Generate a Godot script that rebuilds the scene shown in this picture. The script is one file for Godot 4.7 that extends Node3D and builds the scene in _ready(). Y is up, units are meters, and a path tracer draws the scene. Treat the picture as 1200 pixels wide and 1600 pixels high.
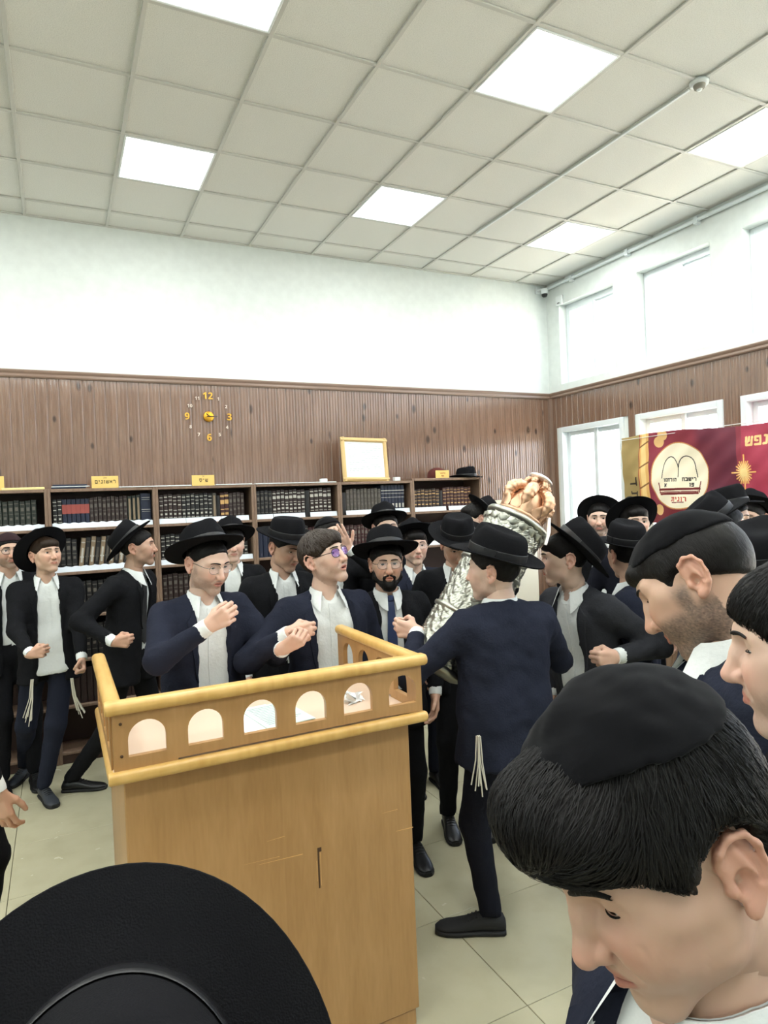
extends Node3D

# ------------------------------------------------------------------ shared state
const H := 1.9              # camera height
const CEIL := 4.285
const ZB := -5.95           # back wall face
const XR := 5.1             # window wall face
const XL := -3.4
const ZF := 3.2
var mats := {}
var used := {}
var box_cache := {}
var rng := RandomNumberGenerator.new()
var fnl := FastNoiseLite.new()

# ------------------------------------------------------------------ camera, sky, sun, lights
func set_the_view() -> void:
	var cam := Camera3D.new()
	cam.name = "camera"
	cam.fov = rad_to_deg(2.0 * atan(800.0 / 1036.96))
	cam.near = 0.05
	cam.far = 200.0
	cam.position = Vector3(0, H, 0)
	cam.basis = Basis.from_euler(Vector3(-0.013796, -0.457743, -0.040358), EULER_ORDER_YXZ)
	add_child(cam)
	cam.current = true
	var env := Environment.new()
	env.background_mode = Environment.BG_SKY
	var sky := Sky.new()
	var sm := ProceduralSkyMaterial.new()
	sm.sky_top_color = Color(0.80, 0.88, 0.98)
	sm.sky_horizon_color = Color(0.97, 0.98, 1.0)
	sm.ground_bottom_color = Color(0.75, 0.73, 0.68)
	sm.ground_horizon_color = Color(0.9, 0.9, 0.88)
	sm.energy_multiplier = 8.5
	sky.sky_material = sm
	env.sky = sky
	env.tonemap_mode = Environment.TONE_MAPPER_LINEAR
	env.tonemap_exposure = 1.12
	env.sdfgi_enabled = true
	env.ssao_enabled = true
	env.ssil_enabled = true
	var we := WorldEnvironment.new()
	we.name = "world_environment"
	we.environment = env
	add_child(we)
	var sun := DirectionalLight3D.new()
	sun.name = "sun"
	sun.light_energy = 18.0
	sun.light_color = Color(1.0, 0.96, 0.9)
	sun.light_angular_distance = 0.5
	sun.shadow_enabled = true
	add_child(sun)
	sun.look_at_from_position(Vector3(-6, 12, 3), Vector3.ZERO)

# ------------------------------------------------------------------ nodes and metas
func numbered(called: String) -> String:
	var n: int = used.get(called, 0)
	used[called] = n + 1
	return called if n == 0 else "%s_%03d" % [called, n]

func thing(called: String, label: String, category: String, at := Vector3.ZERO, turn := 0.0, group := "") -> Node3D:
	var o := Node3D.new()
	o.name = numbered(called)
	add_child(o)
	o.position = at
	o.rotation.y = turn
	o.set_meta("label", label)
	o.set_meta("category", category)
	if group:
		o.set_meta("group", group)
	return o

func part(called: String, m: Mesh, mat: Material, parent: Node3D, at := Vector3.ZERO, b := Basis.IDENTITY) -> MeshInstance3D:
	var o := MeshInstance3D.new()
	o.name = called if parent != self else numbered(called)
	o.mesh = m
	o.material_override = mat
	o.transform = Transform3D(b, at)
	parent.add_child(o, true)
	return o

func tag(o: Node3D, label: String, category: String, group := "") -> Node3D:
	o.set_meta("label", label)
	o.set_meta("category", category)
	if group:
		o.set_meta("group", group)
	return o

func struct(o: Node3D, label := "") -> Node3D:
	o.set_meta("kind", "structure")
	if label:
		o.set_meta("label", label)
	return o

# ------------------------------------------------------------------ mesh helpers
func mesh_from(v: PackedVector3Array, idx: PackedInt32Array, col := PackedColorArray(), uv := PackedVector2Array()) -> ArrayMesh:
	# idx is counter-clockwise seen from outside; stored clockwise
	var n := PackedVector3Array()
	n.resize(v.size())
	var out := PackedInt32Array()
	out.resize(idx.size())
	for t in range(0, idx.size(), 3):
		var a := idx[t]
		var b := idx[t + 1]
		var c := idx[t + 2]
		var f := (v[b] - v[a]).cross(v[c] - v[a])
		n[a] += f
		n[b] += f
		n[c] += f
		out[t] = a
		out[t + 1] = c
		out[t + 2] = b
	for i in n.size():
		n[i] = n[i].normalized() if n[i].length_squared() > 1e-20 else Vector3.UP
	var arr := []
	arr.resize(Mesh.ARRAY_MAX)
	arr[Mesh.ARRAY_VERTEX] = v
	arr[Mesh.ARRAY_NORMAL] = n
	arr[Mesh.ARRAY_INDEX] = out
	if col.size() == v.size():
		arr[Mesh.ARRAY_COLOR] = col
	if uv.size() == v.size():
		arr[Mesh.ARRAY_TEX_UV] = uv
	var m := ArrayMesh.new()
	m.add_surface_from_arrays(Mesh.PRIMITIVE_TRIANGLES, arr)
	return m

# a small collector of flat faces
class Soup:
	var v := PackedVector3Array()
	var idx := PackedInt32Array()
	var col := PackedColorArray()
	var uv := PackedVector2Array()
	func tri(a: Vector3, b: Vector3, c: Vector3) -> void:
		var k := v.size()
		v.append(a); v.append(b); v.append(c)
		idx.append(k); idx.append(k + 1); idx.append(k + 2)
	func quad(a: Vector3, b: Vector3, c: Vector3, d: Vector3) -> void:
		var k := v.size()
		v.append(a); v.append(b); v.append(c); v.append(d)
		for i in [0, 1, 2, 0, 2, 3]:
			idx.append(k + i)
	func box(lo: Vector3, hi: Vector3) -> void:
		var p := []
		for i in 8:
			p.append(Vector3(hi.x if i & 1 else lo.x, hi.y if i & 2 else lo.y, hi.z if i & 4 else lo.z))
		quad(p[0], p[2], p[3], p[1]); quad(p[4], p[5], p[7], p[6])
		quad(p[0], p[4], p[6], p[2]); quad(p[1], p[3], p[7], p[5])
		quad(p[0], p[1], p[5], p[4]); quad(p[2], p[6], p[7], p[3])
	func grid(rings: Array, closed: bool, cap0 := false, cap1 := false) -> void:
		# rings of equal size, smooth; counter-clockwise ring order seen from the end of the sweep
		var k := v.size()
		var m: int = rings[0].size()
		for r in rings:
			for p in r:
				v.append(p)
		var e := m if closed else m - 1
		for i in rings.size() - 1:
			for j in e:
				var a := k + i * m + j
				var b := k + i * m + (j + 1) % m
				var c := a + m
				var d := b + m
				idx.append(a); idx.append(b); idx.append(d)
				idx.append(a); idx.append(d); idx.append(c)
		for side in 2:
			if (side == 0 and cap0) or (side == 1 and cap1):
				var r: Array = Array(rings[0] if side == 0 else rings[rings.size() - 1])
				var s := v.size()
				var mid := Vector3.ZERO
				for p in r:
					v.append(p)
					mid += p
				v.append(mid / m)
				for j in m:
					var a := s + j
					var b := s + (j + 1) % m
					idx.append(s + m)
					if side == 0:
						idx.append(b); idx.append(a)
					else:
						idx.append(a); idx.append(b)
	func add(o: Soup, t := Transform3D.IDENTITY) -> void:
		var k := v.size()
		for p in o.v:
			v.append(t * p)
		for i in o.idx:
			idx.append(k + i)

func soup_mesh(s: Soup) -> ArrayMesh:
	return mesh_from(s.v, s.idx, s.col, s.uv)

func cbox(size: Vector3, bevel := 0.004) -> ArrayMesh:
	# a box with chamfered edges, centred
	var key := "%s|%s" % [size, bevel]
	if box_cache.has(key):
		return box_cache[key]
	var h := size / 2.0
	var b := minf(bevel, minf(h.x, minf(h.y, h.z)) * 0.9)
	var s := Soup.new()
	var ax := [Vector3.RIGHT, Vector3.UP, Vector3.BACK]
	for a in 3:
		var u: int = (a + 1) % 3
		var w: int = (a + 2) % 3
		for sg in [-1.0, 1.0]:
			var c: Vector3 = ax[a] * h[a] * sg
			var du: Vector3 = ax[u] * (h[u] - b)
			var dw: Vector3 = ax[w] * (h[w] - b)
			if sg > 0:
				s.quad(c - du - dw, c + du - dw, c + du + dw, c - du + dw)
			else:
				s.quad(c - du - dw, c - du + dw, c + du + dw, c + du - dw)
		# edges parallel to axis a
		for su in [-1.0, 1.0]:
			for sw in [-1.0, 1.0]:
				var da: Vector3 = ax[a] * (h[a] - b)
				var p1: Vector3 = ax[u] * h[u] * su + ax[w] * (h[w] - b) * sw
				var p2: Vector3 = ax[u] * (h[u] - b) * su + ax[w] * h[w] * sw
				if su * sw > 0:
					s.quad(p1 - da, p2 - da, p2 + da, p1 + da)
				else:
					s.quad(p1 - da, p1 + da, p2 + da, p2 - da)
	for i in 8:
		var g := Vector3(1 if i & 1 else -1, 1 if i & 2 else -1, 1 if i & 4 else -1)
		var px := Vector3(h.x, h.y - b, h.z - b) * g
		var py := Vector3(h.x - b, h.y, h.z - b) * g
		var pz := Vector3(h.x - b, h.y - b, h.z) * g
		if g.x * g.y * g.z > 0:
			s.tri(px, py, pz)
		else:
			s.tri(px, pz, py)
	var m := soup_mesh(s)
	box_cache[key] = m
	return m

func pbox(called: String, lo: Vector3, hi: Vector3, mat: Material, parent: Node3D, bevel := 0.003) -> MeshInstance3D:
	return part(called, cbox((hi - lo).abs(), bevel), mat, parent, (lo + hi) / 2.0)

func ring(c: Vector3, u: Vector3, w: Vector3, n: int, a0 := 0.0) -> PackedVector3Array:
	var r := PackedVector3Array()
	for i in n:
		var a := a0 + TAU * i / n
		r.append(c + u * cos(a) + w * sin(a))
	return r

func frame_of(d: Vector3, hint := Vector3.UP) -> Basis:
	# basis whose y axis is d
	var y := d.normalized()
	var h := hint
	if absf(y.dot(h)) > 0.95:
		h = Vector3.RIGHT
	var x := h.cross(y).normalized()
	return Basis(x, y, x.cross(y))

func tube(pts: Array, radii, n := 8, caps := true) -> Soup:
	var s := Soup.new()
	var rings := []
	for i in pts.size():
		var d: Vector3 = pts[mini(i + 1, pts.size() - 1)] - pts[maxi(i - 1, 0)]
		var b := frame_of(d, Vector3(0.123, 0.9, 0.31))
		var r: float = radii[i] if radii is Array else radii
		rings.append(ring(pts[i], b.z * r, b.x * r, n))
	s.grid(rings, true, caps, caps)
	return s

func lathe(profile: Array, n := 24, sx := 1.0, sz := 1.0) -> Soup:
	# profile: Vector2(radius, y) from bottom to top
	var s := Soup.new()
	var rings := []
	for p in profile:
		rings.append(ring(Vector3(0, p.y, 0), Vector3(0, 0, p.x * sz), Vector3(p.x * sx, 0, 0), n))
	s.grid(rings, true)
	return s

# ------------------------------------------------------------------ textures and materials
func noise_tex(freq: float, ramp: Array, seed_ := 1, size := 512, kind := FastNoiseLite.TYPE_SIMPLEX_SMOOTH, octaves := 4, normal := false, bump := 4.0) -> NoiseTexture2D:
	var f := FastNoiseLite.new()
	f.noise_type = kind
	f.seed = seed_
	f.frequency = freq
	f.fractal_octaves = octaves
	var t := NoiseTexture2D.new()
	t.width = size
	t.height = size
	t.seamless = true
	t.noise = f
	if normal:
		t.as_normal_map = true
		t.bump_strength = bump
	elif ramp.size():
		var g := Gradient.new()
		g.offsets = PackedFloat32Array(ramp.map(func(a): return a[0]))
		g.colors = PackedColorArray(ramp.map(func(a): return a[1]))
		t.color_ramp = g
	return t

func mat(called: String, c: Color, rough := 0.7, metal := 0.0) -> StandardMaterial3D:
	var m := StandardMaterial3D.new()
	m.resource_name = called
	m.albedo_color = c
	m.roughness = rough
	m.metallic = metal
	mats[called] = m
	return m

func tri(m: StandardMaterial3D, scale: float, world := false) -> StandardMaterial3D:
	m.uv1_triplanar = true
	m.uv1_world_triplanar = world
	m.uv1_scale = Vector3.ONE * scale
	return m

func grain_image(w: int, h: int, base: Color, dark: Color, light: Color, knots: int, sd: int, streak := 26.0) -> ImageTexture:
	# wood: vertical streaks and a few knots
	var n1 := FastNoiseLite.new()
	n1.seed = sd
	n1.frequency = 0.02
	n1.fractal_octaves = 3
	var r := RandomNumberGenerator.new()
	r.seed = sd
	var ks := []
	for i in knots:
		ks.append(Vector3(r.randf() * w, r.randf() * h, r.randf_range(3.0, 5.5)))
	var im := Image.create(w, h, false, Image.FORMAT_RGB8)
	for y in h:
		for x in w:
			var yy := absf(y - h * 0.5)
			var a := n1.get_noise_2d(x * streak / 8.0, yy * 0.35)
			var b := n1.get_noise_2d(x * streak, yy * 1.6 + 900.0)
			var t := 0.5 + 0.55 * a + 0.4 * b
			var c := base.lerp(dark, clampf((0.5 - t) * 1.4, 0, 1)).lerp(light, clampf((t - 0.5) * 1.4, 0, 1))
			im.set_pixel(x, y, c)
	for k in ks:
		var q: Vector3 = k
		for dy in range(-26, 27):
			for dx in range(-9, 10):
				var d := sqrt(dx * dx + dy * dy * 0.8) / q.z
				if d < 1.6:
					var px := posmod(int(q.x) + dx, w)
					var py := posmod(int(q.y) + dy, h)
					im.set_pixel(px, py, im.get_pixel(px, py).lerp(dark * 0.62, clampf(1.5 - d, 0, 0.9)))
	return ImageTexture.create_from_image(im)

func make_materials() -> void:
	var m: StandardMaterial3D
	m = mat("plaster", Color(0.855, 0.88, 0.868), 0.85)
	m.albedo_texture = noise_tex(0.02, [[0.0, Color(0.96, 0.96, 0.96)], [1.0, Color.WHITE]], 3)
	tri(m, 0.8)
	mat("white_paint", Color(0.88, 0.9, 0.9), 0.35)
	m = mat("ceiling_tile", Color(0.885, 0.885, 0.86), 0.95)
	m.albedo_texture = noise_tex(0.12, [[0.0, Color(0.88, 0.88, 0.88)], [0.5, Color(0.97, 0.97, 0.97)], [1.0, Color.WHITE]], 5)
	m.normal_enabled = true
	m.normal_texture = noise_tex(0.15, [], 8, 512, FastNoiseLite.TYPE_SIMPLEX_SMOOTH, 3, true, 3.0)
	m.normal_scale = 0.5
	tri(m, 2.2)
	mat("t_bar", Color(0.76, 0.76, 0.735), 0.5)
	m = mat("floor_tile", Color(0.71, 0.69, 0.585), 0.28)
	m.albedo_texture = noise_tex(0.012, [[0.0, Color(0.955, 0.955, 0.945)], [0.5, Color(0.985, 0.985, 0.98)], [1.0, Color.WHITE]], 11, 512, FastNoiseLite.TYPE_SIMPLEX_SMOOTH, 5)
	m.roughness_texture = noise_tex(0.02, [[0.0, Color(0.75, 0.75, 0.75)], [1.0, Color(1, 1, 1)]], 12)
	tri(m, 0.7, true)
	mat("grout", Color(0.46, 0.44, 0.37), 0.9)
	m = mat("panel_wood", Color.WHITE, 0.22)
	m.albedo_texture = grain_image(256, 512, Color(0.455, 0.35, 0.285), Color(0.385, 0.28, 0.22), Color(0.525, 0.415, 0.35), 13, 4)
	m.clearcoat_enabled = true
	m.clearcoat = 1.0
	m.clearcoat_roughness = 0.08
	m = mat("panel_trim", Color(0.50, 0.415, 0.36), 0.35)
	m = mat("shelf_wood", Color.WHITE, 0.45)
	m.albedo_texture = grain_image(128, 256, Color(0.49, 0.40, 0.33), Color(0.42, 0.33, 0.265), Color(0.55, 0.46, 0.39), 0, 9, 14.0)
	tri(m, 1.6)
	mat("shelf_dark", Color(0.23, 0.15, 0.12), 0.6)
	m = mat("lectern_wood", Color.WHITE, 0.36)
	m.albedo_texture = grain_image(256, 256, Color(0.665, 0.51, 0.325), Color(0.62, 0.465, 0.285), Color(0.705, 0.55, 0.365), 0, 21, 18.0)
	tri(m, 0.9)
	m = mat("rail_wood", Color.WHITE, 0.3)
	m.albedo_texture = grain_image(128, 256, Color(0.80, 0.645, 0.37), Color(0.72, 0.55, 0.28), Color(0.85, 0.70, 0.44), 0, 25, 10.0)
	tri(m, 1.2)
	mat("pale_laminate", Color(0.83, 0.735, 0.65), 0.4)
	mat("scratch", Color(0.84, 0.66, 0.42), 0.7)
	mat("dark_mark", Color(0.28, 0.19, 0.1), 0.8)
	mat("paper", Color(0.87, 0.885, 0.885), 0.8)
	mat("paper_green", Color(0.75, 0.83, 0.80), 0.8)
	mat("gold", Color(0.85, 0.63, 0.22), 0.28, 0.9)
	mat("yellow_sign", Color(0.88, 0.745, 0.43), 0.55)
	mat("ink", Color(0.12, 0.09, 0.08), 0.7)
	mat("red_ink", Color(0.62, 0.22, 0.12), 0.7)
	mat("black_plastic", Color(0.04, 0.04, 0.045), 0.35)
	mat("glass_dark", Color(0.02, 0.02, 0.03), 0.05)
	m = mat("window_glass", Color(0.95, 0.98, 1.0, 0.06), 0.02)
	m.transparency = BaseMaterial3D.TRANSPARENCY_ALPHA
	mat("aluminium", Color(0.86, 0.89, 0.90), 0.35)
	m = mat("lamp_glow", Color(0.95, 0.95, 0.95), 0.5)
	m.emission_enabled = true
	m.emission = Color(1.0, 1.0, 1.0)
	m.emission_energy_multiplier = 2.5
	mat("bounce_paving", Color(0.78, 0.76, 0.70), 0.9)  # pale so the added ground outside throws sunlight up through the windows
	mat("roof", Color(0.6, 0.6, 0.6), 0.9)
	m = mat("felt", Color(0.10, 0.10, 0.108), 0.92)
	m.metallic_specular = 0.14
	m.rim_enabled = true
	m.rim = 0.06
	m.rim_tint = 0.8
	m.normal_enabled = true
	m.normal_texture = noise_tex(0.2, [], 31, 256, FastNoiseLite.TYPE_SIMPLEX_SMOOTH, 3, true, 4.0)
	m.normal_scale = 0.4
	tri(m, 9.0)
	mat("ribbon", Color(0.07, 0.07, 0.08), 0.45)
	mat("gold_flat", Color(0.88, 0.68, 0.25), 0.4, 0.3)
	mat("silver_flat", Color(0.82, 0.76, 0.70), 0.4, 0.2)

# ------------------------------------------------------------------ the room
const GX := 1.0719      # ceiling grid origin
const GZ := -3.8478
var lower_windows := []
var upper_windows := []

func lamp_cell(c: int, r: int) -> bool:
	return posmod(c, 3) == 2 and posmod(r, 3) == 1

func build_ceiling() -> void:
	var slab := Soup.new()
	slab.box(Vector3(XL - 0.3, CEIL + 0.07, ZB - 0.3), Vector3(XR + 0.35, CEIL + 0.3, ZF + 0.3))
	var ceil_ := part("ceiling", soup_mesh(slab), mats.roof, self)
	struct(ceil_, "suspended ceiling of square mineral tiles in a white metal grid")
	var tile := cbox(Vector3(0.598, 0.016, 0.598), 0.002)
	for c in range(-8, 7):
		for r in range(-12, 4):
			var x0 := GX + 0.6 * c
			var z0 := GZ - 0.6 * r
			var x1 := minf(x0 + 0.6, XR)
			var z1 := maxf(z0 - 0.6, ZB)
			if x0 < XL - 0.55 or z1 > ZF + 0.5:
				continue
			x0 = maxf(x0, XL)
			z0 = minf(z0, ZF)
			if x1 - x0 < 0.04 or z0 - z1 < 0.04:
				continue
			if lamp_cell(c, r):
				continue
			var mid := Vector3((x0 + x1) / 2, CEIL + 0.0152, (z0 + z1) / 2)
			if x1 - x0 > 0.59 and z0 - z1 > 0.59:
				part("ceiling_tile", tile, mats.ceiling_tile, ceil_, mid)
			else:
				part("ceiling_tile", cbox(Vector3(x1 - x0 - 0.002, 0.016, z0 - z1 - 0.002), 0.002), mats.ceiling_tile, ceil_, mid)
	for c in range(-7, 7):
		var x := GX + 0.6 * c
		if x > XL and x < XR:
			part("grid_bar", cbox(Vector3(0.024, 0.012, ZF - ZB), 0.002), mats.t_bar, ceil_, Vector3(x, CEIL + 0.001, (ZF + ZB) / 2))
	for r in range(-11, 4):
		var z := GZ - 0.6 * r
		if z < ZF and z > ZB:
			part("grid_bar", cbox(Vector3(XR - XL, 0.011, 0.024), 0.002), mats.t_bar, ceil_, Vector3((XR + XL) / 2, CEIL + 0.0015, z))
	# edge angles along the walls
	pbox("edge_angle", Vector3(XL, CEIL - 0.005, ZB), Vector3(XR, CEIL + 0.006, ZB + 0.02), mats.t_bar, ceil_, 0.001)

func build_lamps() -> void:
	var where := {
		Vector2i(-1, 1): "square ceiling light panel above the bookcases with the wall clock",
		Vector2i(2, 1): "square ceiling light panel above the framed certificate",
		Vector2i(5, 1): "square ceiling light panel in the far corner by the window wall",
		Vector2i(-1, -2): "square ceiling light panel cut by the top edge of the picture",
		Vector2i(2, -2): "large square ceiling light panel next to the smoke detector",
		Vector2i(5, -2): "square ceiling light panel close to the high windows at right edge"}
	for c: int in [-7, -4, -1, 2, 5]:
		for r: int in [-8, -5, -2, 1]:
			var x := GX + 0.6 * c + 0.3
			var z := GZ - 0.6 * r - 0.3
			if x < XL + 0.3 or z > ZF - 0.3:
				continue
			var t := thing("ceiling_light", where.get(Vector2i(c, r), "square ceiling light panel out of view behind the viewpoint"), "light", Vector3(x, CEIL, z), 0, "square light panels in the ceiling")
			for s in [-1.0, 1.0]:
				part("frame", cbox(Vector3(0.576, 0.016, 0.014), 0.003), mats.white_paint, t, Vector3(0, 0.0, s * 0.281))
				part("frame", cbox(Vector3(0.014, 0.016, 0.548), 0.003), mats.white_paint, t, Vector3(s * 0.281, 0.0, 0))
			part("diffuser", cbox(Vector3(0.55, 0.02, 0.55), 0.003), mats.lamp_glow, t, Vector3(0, 0.004, 0))
			var l := AreaLight3D.new()
			l.name = "panel_light"
			l.area_size = Vector2(0.54, 0.54)
			l.light_energy = PANEL_ENERGY
			l.light_color = Color(0.985, 1.0, 0.99)
			l.area_range = 20.0
			l.area_attenuation = 2.0
			l.shadow_enabled = true
			l.position = Vector3(0, -0.012, 0)
			l.rotation.x = -PI / 2
			t.add_child(l)

func build_floor() -> void:
	var base := Soup.new()
	base.box(Vector3(XL - 0.3, -0.25, ZB - 0.3), Vector3(XR + 0.35, -0.012, ZF + 0.3))
	var f := part("floor", soup_mesh(base), mats.grout, self)
	struct(f, "pale beige square stone floor tiles")
	var tile := cbox(Vector3(0.597, 0.014, 0.597), 0.0015)
	for i in range(-7, 9):
		for j in range(-9, 7):
			var x0 := 0.3 + 0.6 * i
			var z0 := -2.0 + 0.6 * j
			var lo := Vector3(maxf(x0, XL), -0.014, maxf(z0, ZB))
			var hi := Vector3(minf(x0 + 0.6, XR), 0.0, minf(z0 + 0.6, ZF))
			if hi.x - lo.x < 0.03 or hi.z - lo.z < 0.03:
				continue
			if hi.x - lo.x > 0.599 and hi.z - lo.z > 0.599:
				part("floor_tile", tile, mats.floor_tile, f, Vector3(x0 + 0.3, -0.007, z0 + 0.3))
			else:
				part("floor_tile", cbox(hi - lo - Vector3(0.003, 0, 0.003), 0.0015), mats.floor_tile, f, (lo + hi) / 2)

func plank_mesh(w: float, h: float, u0: float, v0: float) -> ArrayMesh:
	# a beaded board: two shallow rounded ribs with a groove between; face towards +z, base at y 0
	var prof := []
	var ribs := 3
	for k in ribs:
		for i in 6:
			var a := i / 5.0
			prof.append(Vector2((k + a) * w / ribs, 0.0052 + 0.0018 * sqrt(maxf(0.0, 1.0 - pow(2 * a - 1, 2))) * (1.0 if i != 0 and i != 5 else 0.0)))
	prof[0].y = 0.002
	prof[prof.size() - 1].y = 0.002
	var s := Soup.new()
	for y in 2:
		for p in prof:
			s.v.append(Vector3(p.x - w / 2, h * y, p.y))
			s.uv.append(Vector2(u0 + p.x * 1.15, v0 - h * y * 0.33))
	var n := prof.size()
	for i in n - 1:
		for q in [i, i + 1, n + i + 1, i, n + i + 1, n + i]:
			s.idx.append(q)
	return soup_mesh(s)

func build_walls() -> void:
	rng.seed = 5
	# back wall
	var s := Soup.new()
	s.box(Vector3(XL - 0.25, -0.1, ZB - 0.25), Vector3(XR + 0.25, CEIL + 0.1, ZB))
	var wb := struct(part("wall_back", soup_mesh(s), mats.plaster, self), "white wall above dark brown beaded wood panelling")
	var pitch := 0.0864
	var x := XL
	while x < XR - 0.01:
		var w := minf(pitch, XR - x)
		part("plank", plank_mesh(w, 3.02, rng.randf(), rng.randf()), mats.panel_wood, wb, Vector3(x + w / 2, 0, ZB))
		x += pitch
	var tr := struct(part("trim_1", soup_mesh(trim_strip(XR - XL)), mats.panel_trim, self, Vector3(XL, 3.0, ZB)), "brown wooden cap rail on top of the back wall panelling")
	# window wall
	for k in 8:
		lower_windows.append(Vector2(-5.80 + 1.1 * k, -4.86 + 1.1 * k))
		upper_windows.append(Vector2(-5.75 + 1.1 * k, -4.95 + 1.1 * k))
	s = Soup.new()
	var holes := []
	var zs := [ZB - 0.25]
	for w in lower_windows:
		if w.y < ZF:
			holes.append([w.x, w.y, 1.0, 2.66])
	for w in upper_windows:
		if w.y < ZF:
			holes.append([w.x, w.y, 3.14, 4.02])
	var cuts := {}
	cuts[ZB - 0.25] = true
	cuts[ZF + 0.25] = true
	for h in holes:
		cuts[h[0]] = true
		cuts[h[1]] = true
	var ks := cuts.keys()
	ks.sort()
	for i in ks.size() - 1:
		var z0: float = ks[i]
		var z1: float = ks[i + 1]
		var y := -0.1
		var here := []
		for h in holes:
			if h[0] <= z0 + 1e-4 and h[1] >= z1 - 1e-4:
				here.append(h)
		here.sort_custom(func(a, b): return a[2] < b[2])
		for h in here:
			s.box(Vector3(XR, y, z0), Vector3(XR + 0.22, h[2], z1))
			y = h[3]
		s.box(Vector3(XR, y, z0), Vector3(XR + 0.22, CEIL + 0.1, z1))
	var wr := struct(part("wall_right", soup_mesh(s), mats.plaster, self), "window wall with wood panelling below high windows")
	var z := ZB + 0.016
	while z < ZF - 0.01:
		var w := minf(pitch, ZF - z)
		var spans := [[0.0, 3.02]]
		for v in lower_windows:
			if z + w > v.x + 0.02 and z < v.y - 0.02 and v.y < ZF:
				spans = [[0.0, 1.0], [2.66, 3.02]]
		for sp in spans:
			part("plank", plank_mesh(w, sp[1] - sp[0], rng.randf(), rng.randf()), mats.panel_wood, wr, Vector3(XR, sp[0], z + w / 2), Basis(Vector3.UP, -PI / 2))
		z += pitch
	struct(part("trim_2", soup_mesh(trim_strip(ZF - ZB)), mats.panel_trim, self, Vector3(XR, 3.0, ZB), Basis(Vector3.UP, -PI / 2)), "brown wooden cap rail below the high windows")
	# corner post of the panelling
	struct(pbox("trim_3", Vector3(XR - 0.045, 0, ZB), Vector3(XR, 3.0, ZB + 0.045), mats.panel_trim, self), "dark corner moulding of the panelling")
	# the two walls behind the viewpoint
	s = Soup.new()
	s.box(Vector3(XL - 0.25, -0.1, ZB - 0.2), Vector3(XL, CEIL + 0.1, ZF + 0.25))
	struct(part("wall_left", soup_mesh(s), mats.plaster, self), "plain white wall left of the picture")
	s = Soup.new()
	s.box(Vector3(XL - 0.25, -0.1, ZF), Vector3(XR + 0.25, CEIL + 0.1, ZF + 0.25))
	struct(part("wall_front", soup_mesh(s), mats.plaster, self), "plain white wall behind the viewpoint")
	# outdoors: unseen pale ground added to bounce sunlight up to the ceiling
	s = Soup.new()
	s.box(Vector3(XR + 0.22, -0.5, -40), Vector3(60, -0.3, 40))
	struct(part("ground", soup_mesh(s), mats.bounce_paving, self), "unseen bright paving added outside the windows to bounce sunlight onto the ceiling")

func trim_strip(len: float) -> Soup:
	# profile swept along +x
	var prof := [Vector2(0.0, 0.0), Vector2(0.02, 0.0), Vector2(0.026, 0.012), Vector2(0.022, 0.03), Vector2(0.03, 0.045), Vector2(0.032, 0.056), Vector2(0.03, 0.062), Vector2(0.0, 0.064)]
	var s := Soup.new()
	for i in prof.size() - 1:
		var a: Vector2 = prof[i]
		var b: Vector2 = prof[i + 1]
		s.quad(Vector3(0, a.y, a.x), Vector3(len, a.y, a.x), Vector3(len, b.y, b.x), Vector3(0, b.y, b.x))
	return s

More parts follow.
